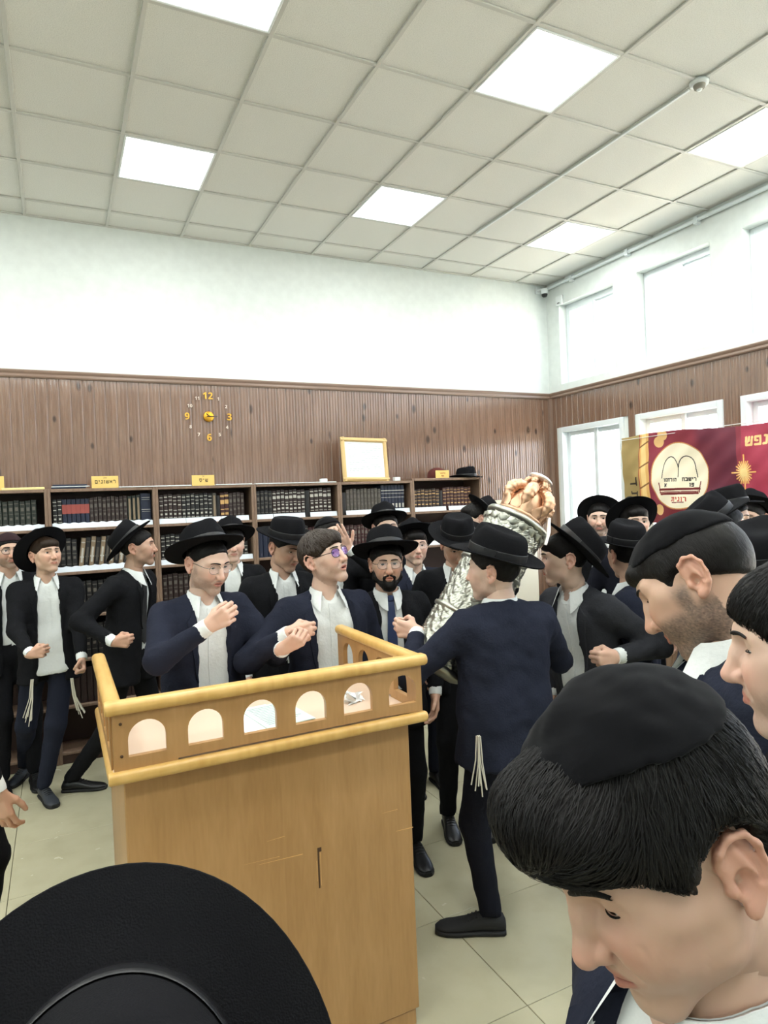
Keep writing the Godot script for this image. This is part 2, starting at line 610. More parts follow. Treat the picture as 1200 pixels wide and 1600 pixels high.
func build_windows() -> void:
	var n := 0
	var glass: StandardMaterial3D = mats.window_glass
	var al: StandardMaterial3D = mats.aluminium
	for set_ in 2:
		var list: Array = [lower_windows, upper_windows][set_]
		var y0: float = [1.0, 3.14][set_]
		var y1: float = [2.66, 4.02][set_]
		for v in list:
			if v.y > ZF:
				continue
			n += 1
			var t := Node3D.new()
			t.name = "window_%d" % n
			add_child(t)
			struct(t, ["white aluminium sliding window in the panelled wall", "high window above the panelling"][set_])
			t.position = Vector3(XR, 0, 0)
			var z0: float = v.x
			var z1: float = v.y
			var xo := 0.06 if set_ == 0 else 0.10
			# casing in front of the panelling for the lower ones
			if set_ == 0:
				for q in [[z0 + 0.001, z0 + 0.055], [z1 - 0.055, z1 - 0.001]]:
					pbox("casing", Vector3(-0.022, y0 + 0.001, q[0]), Vector3(0.09, y1 - 0.001, q[1]), al, t)
				pbox("casing", Vector3(-0.022, y1 - 0.055, z0 + 0.055), Vector3(0.09, y1 - 0.001, z1 - 0.055), al, t)
				pbox("sill", Vector3(-0.03, y0 + 0.001, z0 + 0.055), Vector3(0.12, y0 + 0.04, z1 - 0.055), al, t)
			else:
				pbox("frame", Vector3(xo, y0, z0), Vector3(xo + 0.06, y1, z0 + 0.035), al, t)
				pbox("frame", Vector3(xo, y0, z1 - 0.035), Vector3(xo + 0.06, y1, z1), al, t)
				pbox("frame", Vector3(xo, y1 - 0.055, z0 + 0.035), Vector3(xo + 0.06, y1, z1 - 0.035), al, t)
				pbox("frame", Vector3(xo, y0, z0 + 0.035), Vector3(xo + 0.06, y0 + 0.035, z1 - 0.035), al, t)
			var mid := (z0 + z1) / 2
			var ins := 0.05 if set_ == 0 else 0.03
			for k in 2:
				var a := z0 + ins if k == 0 else mid - 0.03
				var b := mid + 0.03 if k == 0 else z1 - ins
				var xs := xo + 0.0 + 0.032 * k
				var f := 0.05 if set_ == 0 else 0.028
				var sash := pbox("sash", Vector3(xs, y0 + 0.03, a), Vector3(xs + 0.028, y1 - 0.05, a + f), al, t)
				pbox("sash_bar", Vector3(xs, y0 + 0.03, b - f), Vector3(xs + 0.028, y1 - 0.05, b), al, t)
				pbox("sash_bar", Vector3(xs, y1 - 0.05 - f, a + f), Vector3(xs + 0.028, y1 - 0.05, b - f), al, t)
				pbox("sash_bar", Vector3(xs, y0 + 0.03, a + f), Vector3(xs + 0.028, y0 + 0.03 + f, b - f), al, t)
				pbox("pane", Vector3(xs + 0.011, y0 + 0.03 + f, a + f), Vector3(xs + 0.016, y1 - 0.05 - f, b - f), glass, t, 0.0005)
			if set_ == 0:
				pbox("latch", Vector3(xo - 0.012, 1.75, mid - 0.012), Vector3(xo, 1.9, mid + 0.012), al, t)

func build_fixtures() -> void:
	# smoke detector
	var t := thing("smoke_detector", "round white smoke detector on the ceiling grid near the windows", "detector", Vector3(3.47, CEIL, -2.65))
	part("base", soup_mesh(lathe([Vector2(0.0, -0.022), Vector2(0.045, -0.022), Vector2(0.052, -0.016), Vector2(0.055, 0.0), Vector2(0.0, 0.0)], 28)), mats.white_paint, t)
	part("sensor_ring", soup_mesh(lathe([Vector2(0.0, -0.048), Vector2(0.022, -0.046), Vector2(0.030, -0.040), Vector2(0.033, -0.030), Vector2(0.034, -0.022)], 28)), mat("detector_grey", Color(0.55, 0.54, 0.50), 0.6), t)
	part("cap", soup_mesh(lathe([Vector2(0.0, -0.054), Vector2(0.012, -0.053), Vector2(0.016, -0.046)], 20)), mats.white_paint, t)
	# cable duct on the grid bar
	var duct := pbox("cable_duct", Vector3(3.462, CEIL - 0.014, -4.95), Vector3(3.482, CEIL - 0.004, -2.72), mats.white_paint, self)
	tag(duct, "thin white cable duct running along the ceiling grid to the smoke detector", "cable duct")
	# conduit along the top of the window wall
	t = thing("conduit_pipe", "white conduit pipe clipped along the top of the window wall", "pipe", Vector3(XR - 0.035, CEIL - 0.05, 0))
	part("pipe", soup_mesh(tube([Vector3(0, 0, ZB + 0.03), Vector3(0, 0, -3.0), Vector3(0, 0, 0), Vector3(0, 0, ZF - 0.05)], 0.017, 10)), mats.aluminium, t)
	var z := -5.5
	while z < ZF - 0.2:
		pbox("clip", Vector3(-0.022, -0.035, z - 0.02), Vector3(0.0345, 0.026, z + 0.02), mats.aluminium, t)
		z += 0.78
	# surveillance camera in the corner
	t = thing("security_camera", "small security camera with black lens in the corner under ceiling", "camera", Vector3(4.97, 4.20, ZB))
	pbox("wall_plate", Vector3(-0.035, -0.02, 0.0), Vector3(0.035, 0.06, 0.02), mats.white_paint, t)
	part("arm", soup_mesh(tube([Vector3(0, 0.02, 0.015), Vector3(0.0, 0.015, 0.07), Vector3(0.01, -0.01, 0.10)], 0.012, 8)), mats.white_paint, t)
	part("housing", soup_mesh(lathe([Vector2(0.0, -0.02), Vector2(0.036, -0.02), Vector2(0.04, 0.0), Vector2(0.036, 0.035), Vector2(0.0, 0.04)], 20)), mats.white_paint, t, Vector3(0.012, -0.025, 0.11))
	part("lens_dome", soup_mesh(lathe([Vector2(0.0, -0.045), Vector2(0.02, -0.042), Vector2(0.032, -0.028), Vector2(0.035, -0.005), Vector2(0.035, 0.01)], 20)), mats.black_plastic, t, Vector3(0.012, -0.035, 0.11))
	# junction box on the window wall
	t = thing("junction_box", "small white electrical box high on the window wall corner", "electrical box", Vector3(XR, 4.06, -5.72))
	pbox("cover", Vector3(-0.03, -0.05, -0.05), Vector3(0.0, 0.05, 0.05), mats.white_paint, t, 0.006)
	pbox("label_plate", Vector3(-0.033, -0.035, -0.02), Vector3(-0.03, -0.025, 0.02), mats.black_plastic, t, 0.001)

# ------------------------------------------------------------------ lettering made of strokes
const HEB := {
	"resh": [[0.1, 0.95, 0.7, 0.95, 0.85, 0.8, 0.85, 0.0]],
	"alef": [[0.1, 0.95, 0.9, 0.05], [0.85, 0.95, 0.8, 0.6, 0.6, 0.45], [0.15, 0.05, 0.2, 0.45, 0.38, 0.62]],
	"shin": [[0.08, 0.95, 0.15, 0.05, 0.85, 0.05, 0.95, 0.95], [0.5, 0.95, 0.48, 0.5, 0.18, 0.35]],
	"vav": [[0.3, 0.95, 0.6, 0.92, 0.6, 0.0]],
	"nun": [[0.35, 0.95, 0.7, 0.92, 0.7, 0.05, 0.1, 0.05]],
	"yod": [[0.3, 0.95, 0.65, 0.92, 0.6, 0.55]],
	"mem": [[0.1, 0.95, 0.8, 0.95, 0.88, 0.85, 0.88, 0.05, 0.15, 0.05, 0.15, 0.95]],
	"samekh": [[0.08, 0.95, 0.85, 0.95, 0.92, 0.45, 0.65, 0.05, 0.38, 0.05, 0.14, 0.45, 0.2, 0.95]],
	"pe": [[0.1, 0.05, 0.88, 0.05, 0.88, 0.95, 0.15, 0.95, 0.15, 0.55, 0.45, 0.5]],
	"bet": [[0.05, 0.05, 0.98, 0.05], [0.1, 0.95, 0.8, 0.95, 0.8, 0.05]],
	"he": [[0.1, 0.95, 0.9, 0.95, 0.9, 0.0], [0.2, 0.65, 0.2, 0.0]],
	"dalet": [[0.05, 0.95, 0.98, 0.95], [0.8, 0.95, 0.8, 0.0]],
	"lamed": [[0.15, 1.35, 0.15, 0.95, 0.85, 0.95, 0.8, 0.5, 0.45, 0.0]],
	"tav": [[0.1, 0.95, 0.85, 0.95, 0.9, 0.0], [0.28, 0.95, 0.25, 0.05, 0.05, 0.05]],
	"het": [[0.12, 0.0, 0.12, 0.95, 0.9, 0.95, 0.9, 0.0]],
	"gershayim": [[0.3, 0.95, 0.25, 0.7], [0.65, 0.95, 0.6, 0.7]],
}

func word_strokes(word: Array, size: float, gap := 0.22) -> Array:
	# list of polylines, first letter at the right end, centred on x 0, base at y 0
	var wide := {"vav": 0.5, "yod": 0.5, "nun": 0.65, "gershayim": 0.6}
	var total := 0.0
	for g in word:
		total += wide.get(g, 0.85) + gap
	var x := total / 2.0
	var out := []
	for g in word:
		var w: float = wide.get(g, 0.85)
		x -= w
		for st in HEB[g]:
			var pl := PackedVector2Array()
			for i in range(0, st.size(), 2):
				pl.append(Vector2((x + st[i] * w) * size, st[i + 1] * size))
			out.append(pl)
		x -= gap
	return out

func stroke_soup(lines: Array, width: float, depth: float, vary := true) -> Soup:
	# raised flat strokes in the xy plane, facing +z
	var s := Soup.new()
	for pl in lines:
		for i in pl.size() - 1:
			var a: Vector2 = pl[i]
			var b: Vector2 = pl[i + 1]
			var d := (b - a).normalized()
			var w := width
			if vary and absf(d.y) > 0.7:
				w *= 0.62
			var n := Vector2(-d.y, d.x) * w / 2
			a -= d * width * 0.25
			b += d * width * 0.25
			var p := [a - n, b - n, b + n, a + n]
			var lo := []
			var hi := []
			for q in p:
				lo.append(Vector3(q.x, q.y, 0))
				hi.append(Vector3(q.x, q.y, depth))
			s.quad(hi[0], hi[1], hi[2], hi[3])
			for k in 4:
				var k2 := (k + 1) % 4
				s.quad(lo[k], lo[k2], hi[k2], hi[k])
	return s

# ------------------------------------------------------------------ lectern
func arch_panel(w: float, h: float, th: float, centres: Array, aw: float, a0: float, a1: float) -> ArrayMesh:
	# an upright board in the xy plane from x 0..w, y 0..h with round-headed openings, thickness th towards -z
	var outer := PackedVector2Array([Vector2(0, 0), Vector2(w, 0), Vector2(w, h), Vector2(0, h)])
	var s := Soup.new()
	var cells := []
	var prev := 0.0
	for i in centres.size():
		var nxt: float = w if i == centres.size() - 1 else (centres[i] + centres[i + 1]) / 2.0
		cells.append([prev, nxt, centres[i]])
		prev = nxt
	for c in cells:
		var hole := PackedVector2Array()
		var r := aw / 2.0
		hole.append(Vector2(c[2] - r, a0))
		hole.append(Vector2(c[2] + r, a0))
		for k in 15:
			var a := PI * k / 14.0
			hole.append(Vector2(c[2] + r * cos(a), a1 - r + r * sin(a)))
		# outer loop matched point by point
		var o := PackedVector2Array()
		for p in hole:
			var d: Vector2 = p - Vector2(c[2], (a0 + a1) / 2)
			var tx := INF
			if absf(d.x) > 1e-6:
				tx = ((c[1] if d.x > 0 else c[0]) - c[2]) / d.x
			var ty := INF
			if absf(d.y) > 1e-6:
				ty = ((h if d.y > 0 else 0.0) - (a0 + a1) / 2) / d.y
			o.append(Vector2(c[2], (a0 + a1) / 2) + d * minf(tx, ty))
		var n := hole.size()
		for f in 2:
			var z := 0.0 if f == 0 else -th
			for k in n:
				var k2 := (k + 1) % n
				var a := Vector3(hole[k].x, hole[k].y, z)
				var b := Vector3(hole[k2].x, hole[k2].y, z)
				var e := Vector3(o[k2].x, o[k2].y, z)
				var g := Vector3(o[k].x, o[k].y, z)
				# corner of the cell between two outer points
				var corner := Vector3.ZERO
				var has := false
				if absf(e.x - g.x) > 1e-5 and absf(e.y - g.y) > 1e-5:
					has = true
					corner = Vector3(c[1] if maxf(e.x, g.x) > c[2] else c[0], h if maxf(e.y, g.y) > (a0 + a1) / 2 else 0.0, z)
				if f == 0:
					s.quad(a, g, e, b)
					if has:
						s.tri(g, corner, e)
				else:
					s.quad(a, b, e, g)
					if has:
						s.tri(g, e, corner)
		for k in n:
			var k2 := (k + 1) % n
			s.quad(Vector3(hole[k].x, hole[k].y, 0), Vector3(hole[k2].x, hole[k2].y, 0), Vector3(hole[k2].x, hole[k2].y, -th), Vector3(hole[k].x, hole[k].y, -th))
	s.quad(Vector3(0, 0, 0), Vector3(0, h, 0), Vector3(0, h, -th), Vector3(0, 0, -th))
	s.quad(Vector3(w, 0, 0), Vector3(w, 0, -th), Vector3(w, h, -th), Vector3(w, h, 0))
	s.quad(Vector3(0, h, 0), Vector3(w, h, 0), Vector3(w, h, -th), Vector3(0, h, -th))
	s.quad(Vector3(0, 0, 0), Vector3(0, 0, -th), Vector3(w, 0, -th), Vector3(w, 0, 0))
	return soup_mesh(s)

func rounded_bar(size: Vector3, r: float, axis: int) -> ArrayMesh:
	# bar with generously rounded long edges along x (axis 0) or z (axis 2), centred
	var hw := (size.z if axis == 0 else size.x) / 2.0 - r
	var hh := size.y / 2.0 - r
	var prof := []
	for q in 4:
		var c := Vector2(hw if q == 0 or q == 3 else -hw, hh if q < 2 else -hh)
		for k in 5:
			var a := PI / 2 * (q + k / 4.0)
			prof.append(c + Vector2(cos(a), sin(a)) * r)
	var L := (size.x if axis == 0 else size.z) / 2.0
	var rings := []
	for e in [[-L, 0.86], [-L + r * 0.4, 1.0], [L - r * 0.4, 1.0], [L, 0.86]]:
		var rg := PackedVector3Array()
		for p in prof:
			if axis == 0:
				rg.append(Vector3(e[0], p.y * e[1], -p.x * e[1]))
			else:
				rg.append(Vector3(p.x * e[1], p.y * e[1], e[0]))
		rings.append(rg)
	var s := Soup.new()
	s.grid(rings, true, true, true)
	return soup_mesh(s)

func build_lectern() -> void:
	var t := thing("lectern", "large light oak reading lectern with arched parapet in the middle", "lectern", Vector3(0.63, 0, -2.46))
	var wd: StandardMaterial3D = mats.lectern_wood
	var rw: StandardMaterial3D = mats.rail_wood
	var X0 := -0.485
	var X1 := 0.478
	var Z1 := 0.34       # towards the viewpoint
	var Z0 := -0.34
	# body boards
	pbox("front_panel", Vector3(X0, 0.06, Z1 - 0.02), Vector3(X1, 1.125, Z1), wd, t)
	pbox("side_panel", Vector3(X0, 0.06, Z0), Vector3(X0 + 0.02, 1.125, Z1 - 0.02), wd, t)
	pbox("side_panel", Vector3(X1 - 0.02, 0.06, Z0), Vector3(X1, 1.125, Z1 - 0.02), wd, t)
	pbox("shelf", Vector3(X0 + 0.02, 0.55, Z0 + 0.02), Vector3(X1 - 0.02, 0.57, Z1 - 0.02), wd, t)
	pbox("plinth", Vector3(X0 + 0.01, 0.0, Z0), Vector3(X1 - 0.012, 0.058, Z1 - 0.004), wd, t)
	# desk top
	pbox("desk_top", Vector3(-0.515, 1.125, -0.37), Vector3(0.515, 1.15, 0.372), mats.pale_laminate, t)
	# moulding under the parapet
	part("moulding", rounded_bar(Vector3(1.058, 0.036, 0.036), 0.014, 0), rw, t, Vector3(0.0, 1.13, 0.383))
	part("moulding", rounded_bar(Vector3(0.036, 0.036, 0.74), 0.014, 2), rw, t, Vector3(-0.512, 1.13, 0.0))
	part("moulding", rounded_bar(Vector3(0.036, 0.036, 0.74), 0.014, 2), rw, t, Vector3(0.512, 1.13, 0.0))
	# parapet boards with arches
	var cs := []
	for i in 6:
		cs.append(0.095 + 0.1714 * i)
	part("parapet_front", arch_panel(1.03, 0.18, 0.02, cs, 0.108, 0.036, 0.139), wd, t, Vector3(-0.512, 1.148, 0.378))
	var c4 := [0.11, 0.275, 0.44, 0.605]
	var side := arch_panel(0.72, 0.18, 0.02, c4, 0.108, 0.036, 0.139)
	part("parapet_side", side, wd, t, Vector3(0.518, 1.148, 0.357), Basis(Vector3.UP, PI / 2))
	part("parapet_side", side, wd, t, Vector3(-0.498, 1.148, 0.357), Basis(Vector3.UP, PI / 2))
	# top rails
	part("top_rail", rounded_bar(Vector3(1.07, 0.04, 0.056), 0.018, 0), rw, t, Vector3(0.003, 1.332, 0.369))
	part("top_rail", rounded_bar(Vector3(0.05, 0.04, 0.76), 0.018, 2), rw, t, Vector3(-0.507, 1.332, -0.02))
	part("top_rail", rounded_bar(Vector3(0.05, 0.04, 0.72), 0.018, 2), rw, t, Vector3(0.508, 1.332, 0.0))
	# screws
	for p in [Vector3(-0.49, 1.19, 0.379), Vector3(-0.49, 1.285, 0.379)]:
		part("screw_plug", soup_mesh(lathe([Vector2(0.0045, -0.002), Vector2(0.0045, 0.0015), Vector2(0.0, 0.002)], 10)), mats.dark_mark, t, p, Basis(Vector3.RIGHT, PI / 2))
	# keyhole slit and scratches on the front board
	var sl := Soup.new()
	sl.box(Vector3(0.112, 0.605, Z1), Vector3(0.117, 0.742, Z1 + 0.0012))
	sl.box(Vector3(0.117, 0.728, Z1), Vector3(0.126, 0.742, Z1 + 0.0012))
	part("slit", soup_mesh(sl), mats.dark_mark, t).set_meta("label", "dark vertical crack in the front board")
	var sc := Soup.new()
	sc.box(Vector3(0.121, 0.612, Z1), Vector3(0.1225, 0.725, Z1 + 0.0006))
	sc.box(Vector3(0.107, 0.63, Z1), Vector3(0.1085, 0.70, Z1 + 0.0006))
	part("scratch", soup_mesh(sc), mats.scratch, t)
	for q in [[-0.09, 0.742, 0.06, 0.736, 0.003], [0.41, 0.723, 0.48, 0.72, 0.004], [-0.06, 0.81, 0.0, 0.812, 0.002], [0.36, 0.80, 0.42, 0.80, 0.002], [-0.14, 0.755, -0.02, 0.75, 0.0015]]:
		var k := Soup.new()
		var w: float = q[4] / 2
		k.quad(Vector3(q[0], q[1] - w * 0.3, Z1 + 0.0005), Vector3(q[2], q[3] - w, Z1 + 0.0005), Vector3(q[2], q[3] + w, Z1 + 0.0005), Vector3(q[0], q[1] + w * 0.3, Z1 + 0.0005))
		part("scratch", soup_mesh(k), mats.scratch, t)
	# open papers on the desk top
	var pp := thing("paper_sheet", "white printed sheets lying on the lectern desk behind the arches", "paper", Vector3(0.64, 1.15, -2.30), 0.12)
	pbox("page", Vector3(-0.12, 0.0, -0.16), Vector3(0.06, 0.004, 0.10), mats.paper, pp, 0.001)
	pbox("page", Vector3(-0.05, 0.004, -0.14), Vector3(0.13, 0.007, 0.12), mats.paper_green, pp, 0.001)
	var ln := Soup.new()
	for i in 12:
		ln.box(Vector3(-0.03, 0.007, -0.12 + 0.018 * i), Vector3(0.11 - 0.02 * (i % 3), 0.0076, -0.117 + 0.018 * i))
	part("printed_lines", soup_mesh(ln), mat("grey_print", Color(0.5, 0.55, 0.55), 0.8), pp)
	var pw := thing("plastic_wrapper", "crumpled clear white plastic wrapper on the lectern desk", "wrapper", Vector3(0.98, 1.15, -2.32))
	var cr := Soup.new()
	rng.seed = 44
	for i in 14:
		var a := Vector3(rng.randf_range(-0.05, 0.05), rng.randf_range(0.0, 0.05), rng.randf_range(-0.04, 0.04))
		var b := Vector3(rng.randf_range(-0.05, 0.05), rng.randf_range(0.0, 0.05), rng.randf_range(-0.04, 0.04))
		var c := Vector3(rng.randf_range(-0.05, 0.05), 0.0, rng.randf_range(-0.04, 0.04))
		cr.tri(a, b, c)
	part("film", soup_mesh(cr), mats.paper, pw)

# ------------------------------------------------------------------ bookcases
const UX := [-0.85, -0.06, 0.72, 1.53, 2.33, 3.09, 3.89]
const UNIT_NAME := ["leftmost bookcase", "bookcase with blue booklets on top", "bookcase under the clock", "bookcase left of the certificate", "bookcase under the certificate", "rightmost bookcase"]
const SHELVES := [0.09, 0.44, 0.79, 1.13, 1.465, 1.80]
const ORD := ["first", "second", "third", "fourth", "fifth", "sixth", "seventh", "eighth", "ninth", "tenth", "eleventh", "twelfth", "thirteenth", "fourteenth", "fifteenth", "sixteenth", "seventeenth", "eighteenth", "nineteenth", "twentieth", "twenty-first", "twenty-second", "twenty-third", "twenty-fourth", "twenty-fifth", "twenty-sixth", "twenty-seventh", "twenty-eighth"]
const SZ := -5.63

func book_mesh(w: float, h: float, d: float) -> ArrayMesh:
	# rounded spine towards +z, base at y 0
	var key := "bk%.3f|%.3f" % [w, h]
	if box_cache.has(key):
		return box_cache[key]
	var prof := [Vector2(-w / 2, -d), Vector2(w / 2, -d), Vector2(w / 2, -0.006), Vector2(w * 0.42, -0.0015), Vector2(w * 0.2, 0.001), Vector2(-w * 0.2, 0.001), Vector2(-w * 0.42, -0.0015), Vector2(-w / 2, -0.006)]
	var s := Soup.new()
	var n := prof.size()
	for i in n:
		var a: Vector2 = prof[i]
		var b: Vector2 = prof[(i + 1) % n]
		s.quad(Vector3(a.x, 0, a.y), Vector3(a.x, h, a.y), Vector3(b.x, h, b.y), Vector3(b.x, 0, b.y))
	var top := []
	for p in prof:
		top.append(Vector3(p.x, h, p.y))
	for i in range(1, n - 1):
		s.tri(top[0], top[i + 1], top[i])
	# winding of the side faces
	for i in range(0, n * 6, 3):
		var q := s.idx[i + 1]
		s.idx[i + 1] = s.idx[i + 2]
		s.idx[i + 2] = q
	for i in range(n * 6, s.idx.size(), 3):
		pass
	var m := soup_mesh(s)
	box_cache[key] = m
	return m

func band_mesh(w: float, rows: Array) -> ArrayMesh:
	var key := "bd%.3f|%s" % [w, rows]
	if box_cache.has(key):
		return box_cache[key]
	var s := Soup.new()
	for r in rows:
		var a: float = w * 0.38 * r[2]
		s.box(Vector3(-a, r[0], 0.0005), Vector3(a, r[1], 0.0022))
	var m := soup_mesh(s)
	box_cache[key] = m
	return m

func build_bookcases() -> void:
	var wd: StandardMaterial3D = mats.shelf_wood
	var dk: StandardMaterial3D = mats.shelf_dark
	var liner: StandardMaterial3D = mat("shelf_paper", Color(0.86, 0.89, 0.92), 0.8)
	for u in 6:
		var x0: float = UX[u]
		var x1: float = UX[u + 1]
		var top := 2.105 + (0.018 if u == 5 else 0.0)
		var t := thing("bookcase", ["brown wooden bookcase full of volumes, cut off by the left picture edge", "brown wooden bookcase with yellow sign and blue papers on top", "brown wooden bookcase standing under the gold wall clock", "brown wooden bookcase left of the gold framed certificate", "brown wooden bookcase carrying the gold framed certificate", "brown wooden bookcase at the right end, slightly taller, hat on top"][u], "bookcase", Vector3((x0 + x1) / 2, 0, SZ), 0, "bookcases along the back wall")
		var w := (x1 - x0) / 2
		var dz := ZB - SZ + 0.016
		pbox("side_panel", Vector3(-w, 0, dz), Vector3(-w + 0.022, top, 0), wd, t)
		pbox("side_panel", Vector3(w - 0.022, 0, dz), Vector3(w, top, 0), wd, t)
		pbox("top_board", Vector3(-w + 0.022, top - 0.024, dz), Vector3(w - 0.022, top, 0), wd, t)
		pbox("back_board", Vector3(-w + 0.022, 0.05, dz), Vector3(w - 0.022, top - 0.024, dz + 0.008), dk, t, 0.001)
		for y in SHELVES:
			pbox("shelf", Vector3(-w + 0.022, y - 0.022, dz + 0.008), Vector3(w - 0.022, y, -0.004), wd, t)
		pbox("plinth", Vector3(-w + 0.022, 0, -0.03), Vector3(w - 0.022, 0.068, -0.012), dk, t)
	# books
	rng.seed = 77
	var cols := {
		"black": Color(0.085, 0.08, 0.08), "dark brown": Color(0.16, 0.10, 0.085), "dark green": Color(0.10, 0.13, 0.10), "navy blue": Color(0.10, 0.13, 0.21),
		"maroon": Color(0.22, 0.09, 0.085), "grey": Color(0.29, 0.27, 0.24), "tan": Color(0.52, 0.45, 0.36)}
	for k in cols:
		mat("book " + k, cols[k], 0.5)
	mat("silver_band", Color(0.70, 0.69, 0.65), 0.45)
	mat("gold_band", Color(0.72, 0.58, 0.36), 0.45)
	mat("red_label", Color(0.56, 0.26, 0.23), 0.55)
	mat("dim_band", Color(0.36, 0.34, 0.31), 0.5)
	# per unit and shelf: list of runs [count, colour, band style, width, height]
	var plan := {
		Vector2i(0, 5): [[9, "black", 0, 0.038, 0.225], [9, "dark green", 1, 0.038, 0.22]],
		Vector2i(1, 5): [[2, "black", 0, 0.034, 0.225], [6, "navy blue", 3, 0.032, 0.225], [9, "dark brown", 1, 0.031, 0.232], [3, "dark green", 2, 0.033, 0.235], [1, "navy blue", 4, 0.082, 0.255]],
		Vector2i(2, 5): [[5, "dark brown", 0, 0.036, 0.235], [7, "black", 0, 0.036, 0.235], [1, "grey", 2, 0.036, 0.24], [1, "black", -1, 0.03, 0.22], [2, "maroon", 5, 0.036, 0.24], [4, "dark brown", 1, 0.034, 0.235]],
		Vector2i(3, 5): [[4, "black", 1, 0.036, 0.245], [8, "dark brown", 6, 0.038, 0.245], [1, "black", -1, 0.045, 0.24], [6, "dark brown", 6, 0.042, 0.255]],
		Vector2i(4, 5): [[1, "black", -1, 0.05, 0.21], [10, "grey", 1, 0.036, 0.235], [7, "navy blue", 7, 0.036, 0.265]],
		Vector2i(5, 5): [[7, "dark brown", 8, 0.042, 0.215], [1, "black", -1, 0.04, 0.2], [8, "maroon", 8, 0.042, 0.225]],
		Vector2i(0, 4): [[8, "black", 0, 0.04, 0.24], [9, "dark brown", 1, 0.04, 0.25]],
		Vector2i(1, 4): [[4, "black", 1, 0.04, 0.25], [13, "tan", 9, 0.036, 0.255]],
		Vector2i(2, 4): [[5, "black", 0, 0.038, 0.24], [7, "dark green", 1, 0.038, 0.25], [7, "black", 0, 0.038, 0.245]],
		Vector2i(3, 4): [[5, "navy blue", -1, 0.045, 0.26], [6, "black", 1, 0.04, 0.25], [6, "maroon", 1, 0.04, 0.24]],
		Vector2i(4, 4): [[9, "maroon", 1, 0.037, 0.235], [10, "dark brown", 1, 0.036, 0.24]],
		Vector2i(5, 4): [[10, "black", 0, 0.035, 0.215], [10, "dark brown", 0, 0.035, 0.2]],
		Vector2i(0, 3): [[8, "black", 1, 0.04, 0.24]],
		Vector2i(1, 3): [[17, "black", 1, 0.042, 0.25]],
		Vector2i(2, 3): [[9, "dark brown", 1, 0.042, 0.25]],
		Vector2i(1, 2): [[15, "black", 1, 0.046, 0.26]],
		Vector2i(1, 1): [[15, "dark brown", -1, 0.046, 0.27]],
	}
	var shelf_word := ["bottom shelf", "low shelf", "middle shelf", "third shelf", "second shelf", "top shelf"]
	for key in plan:
		var u: int = key.x
		var sh: int = key.y
		var x: float = UX[u] + 0.03
		var end: float = UX[u + 1] - 0.028
		var y: float = SHELVES[sh]
		var z := SZ - 0.045
		var n := 0
		var lean: bool = key == Vector2i(1, 4)
		for run in plan[key]:
			for i in run[0]:
				var w: float = run[3]
				if x + w > end:
					break
				var h: float = run[4] + (0.0 if run[2] in [3, 7] else 0.004 * ((i * 7) % 3))
				var cname: String = run[1]
				var style: int = run[2]
				if lean and i % 2 == 1 and style == 9:
					cname = "black"
				var o := part("book", book_mesh(w - 0.002, h, 0.17), mats["book " + cname], self, Vector3(x + w / 2, y, z))
				if lean and style == 9:
					o.rotation.z = -0.13
					o.position.y += sin(0.13) * w * 0.5
				var look: String = {-1: "unmarked,", 0: "silver-lined,", 1: "faintly banded,", 2: "pale-spined,", 3: "red-labelled,", 4: "very thick,", 5: "gilt-spined,", 6: "pale-titled,", 7: "white-striped,", 8: "gilt-titled,", 9: "leaning,"}[style]
				tag(o, "%s book %s %s from left, %s, %s" % [cname, look, ORD[n], shelf_word[sh], UNIT_NAME[u]], "book", "books on the %s of the %s" % [shelf_word[sh], UNIT_NAME[u]])
				n += 1
				var rows := []
				var bm: StandardMaterial3D = mats.silver_band
				var j: float = 0.003 * ((i * 5) % 4)
				match style:
					0:
						rows = [[h * 0.9, h * 0.925, 1], [h * 0.78, h * 0.80, 1], [h * 0.62 + j, h * 0.65 + j, 0.8], [h * 0.45, h * 0.47, 1], [h * 0.3, h * 0.36, 0.6], [h * 0.2, h * 0.22, 1]]
					1:
						bm = mats.dim_band
						rows = [[h * 0.88, h * 0.91, 1], [h * 0.66, h * 0.78, 0.7], [h * 0.55, h * 0.57, 1], [h * 0.36 + j, h * 0.44 + j, 0.6], [h * 0.22, h * 0.24, 1]]
					2:
						bm = mats["book tan"]
						rows = [[h * 0.2, h * 0.92, 0.55]]
					3:
						bm = mats.red_label
						rows = [[h * 0.50, h * 0.82, 1.3]]
					4:
						rows = [[h * 0.86, h * 0.875, 1], [h * 0.8, h * 0.81, 1], [h * 0.48, h * 0.50, 1.1], [h * 0.42, h * 0.43, 1]]
					5:
						bm = mats.gold_band
						rows = [[h * 0.85, h * 0.92, 1.2], [h * 0.6, h * 0.75, 1.2], [h * 0.4, h * 0.43, 1.2], [h * 0.22, h * 0.3, 1]]
					6:
						rows = [[h * 0.88, h * 0.91, 1], [h * 0.70, h * 0.80, 1], [h * 0.56, h * 0.58, 0.9], [h * 0.46, h * 0.50, 0.7], [h * 0.3 + j, h * 0.36 + j, 0.8], [h * 0.22, h * 0.235, 1]]
					7:
						rows = [[h * 0.80, h * 0.83, 1.3], [h * 0.70, h * 0.715, 1.3], [h * 0.56, h * 0.575, 1.3], [h * 0.2, h * 0.35, 0.7]]
					8:
						bm = mats.gold_band
						rows = [[h * 0.9, h * 0.915, 1.1], [h * 0.76, h * 0.80, 1.1], [h * 0.62, h * 0.635, 1.1], [h * 0.48, h * 0.50, 1.1], [h * 0.3, h * 0.34, 0.8]]
					9:
						bm = mats["book grey"] if i % 2 == 1 else mats.silver_band
						rows = [[h * 0.85, h * 0.88, 1], [h * 0.4, h * 0.44, 1], [h * 0.25, h * 0.7, 0.5]]
				if rows.size():
					part("spine_bands", band_mesh(w, rows), bm, o).set_meta("kind", "stuff")
				x += w
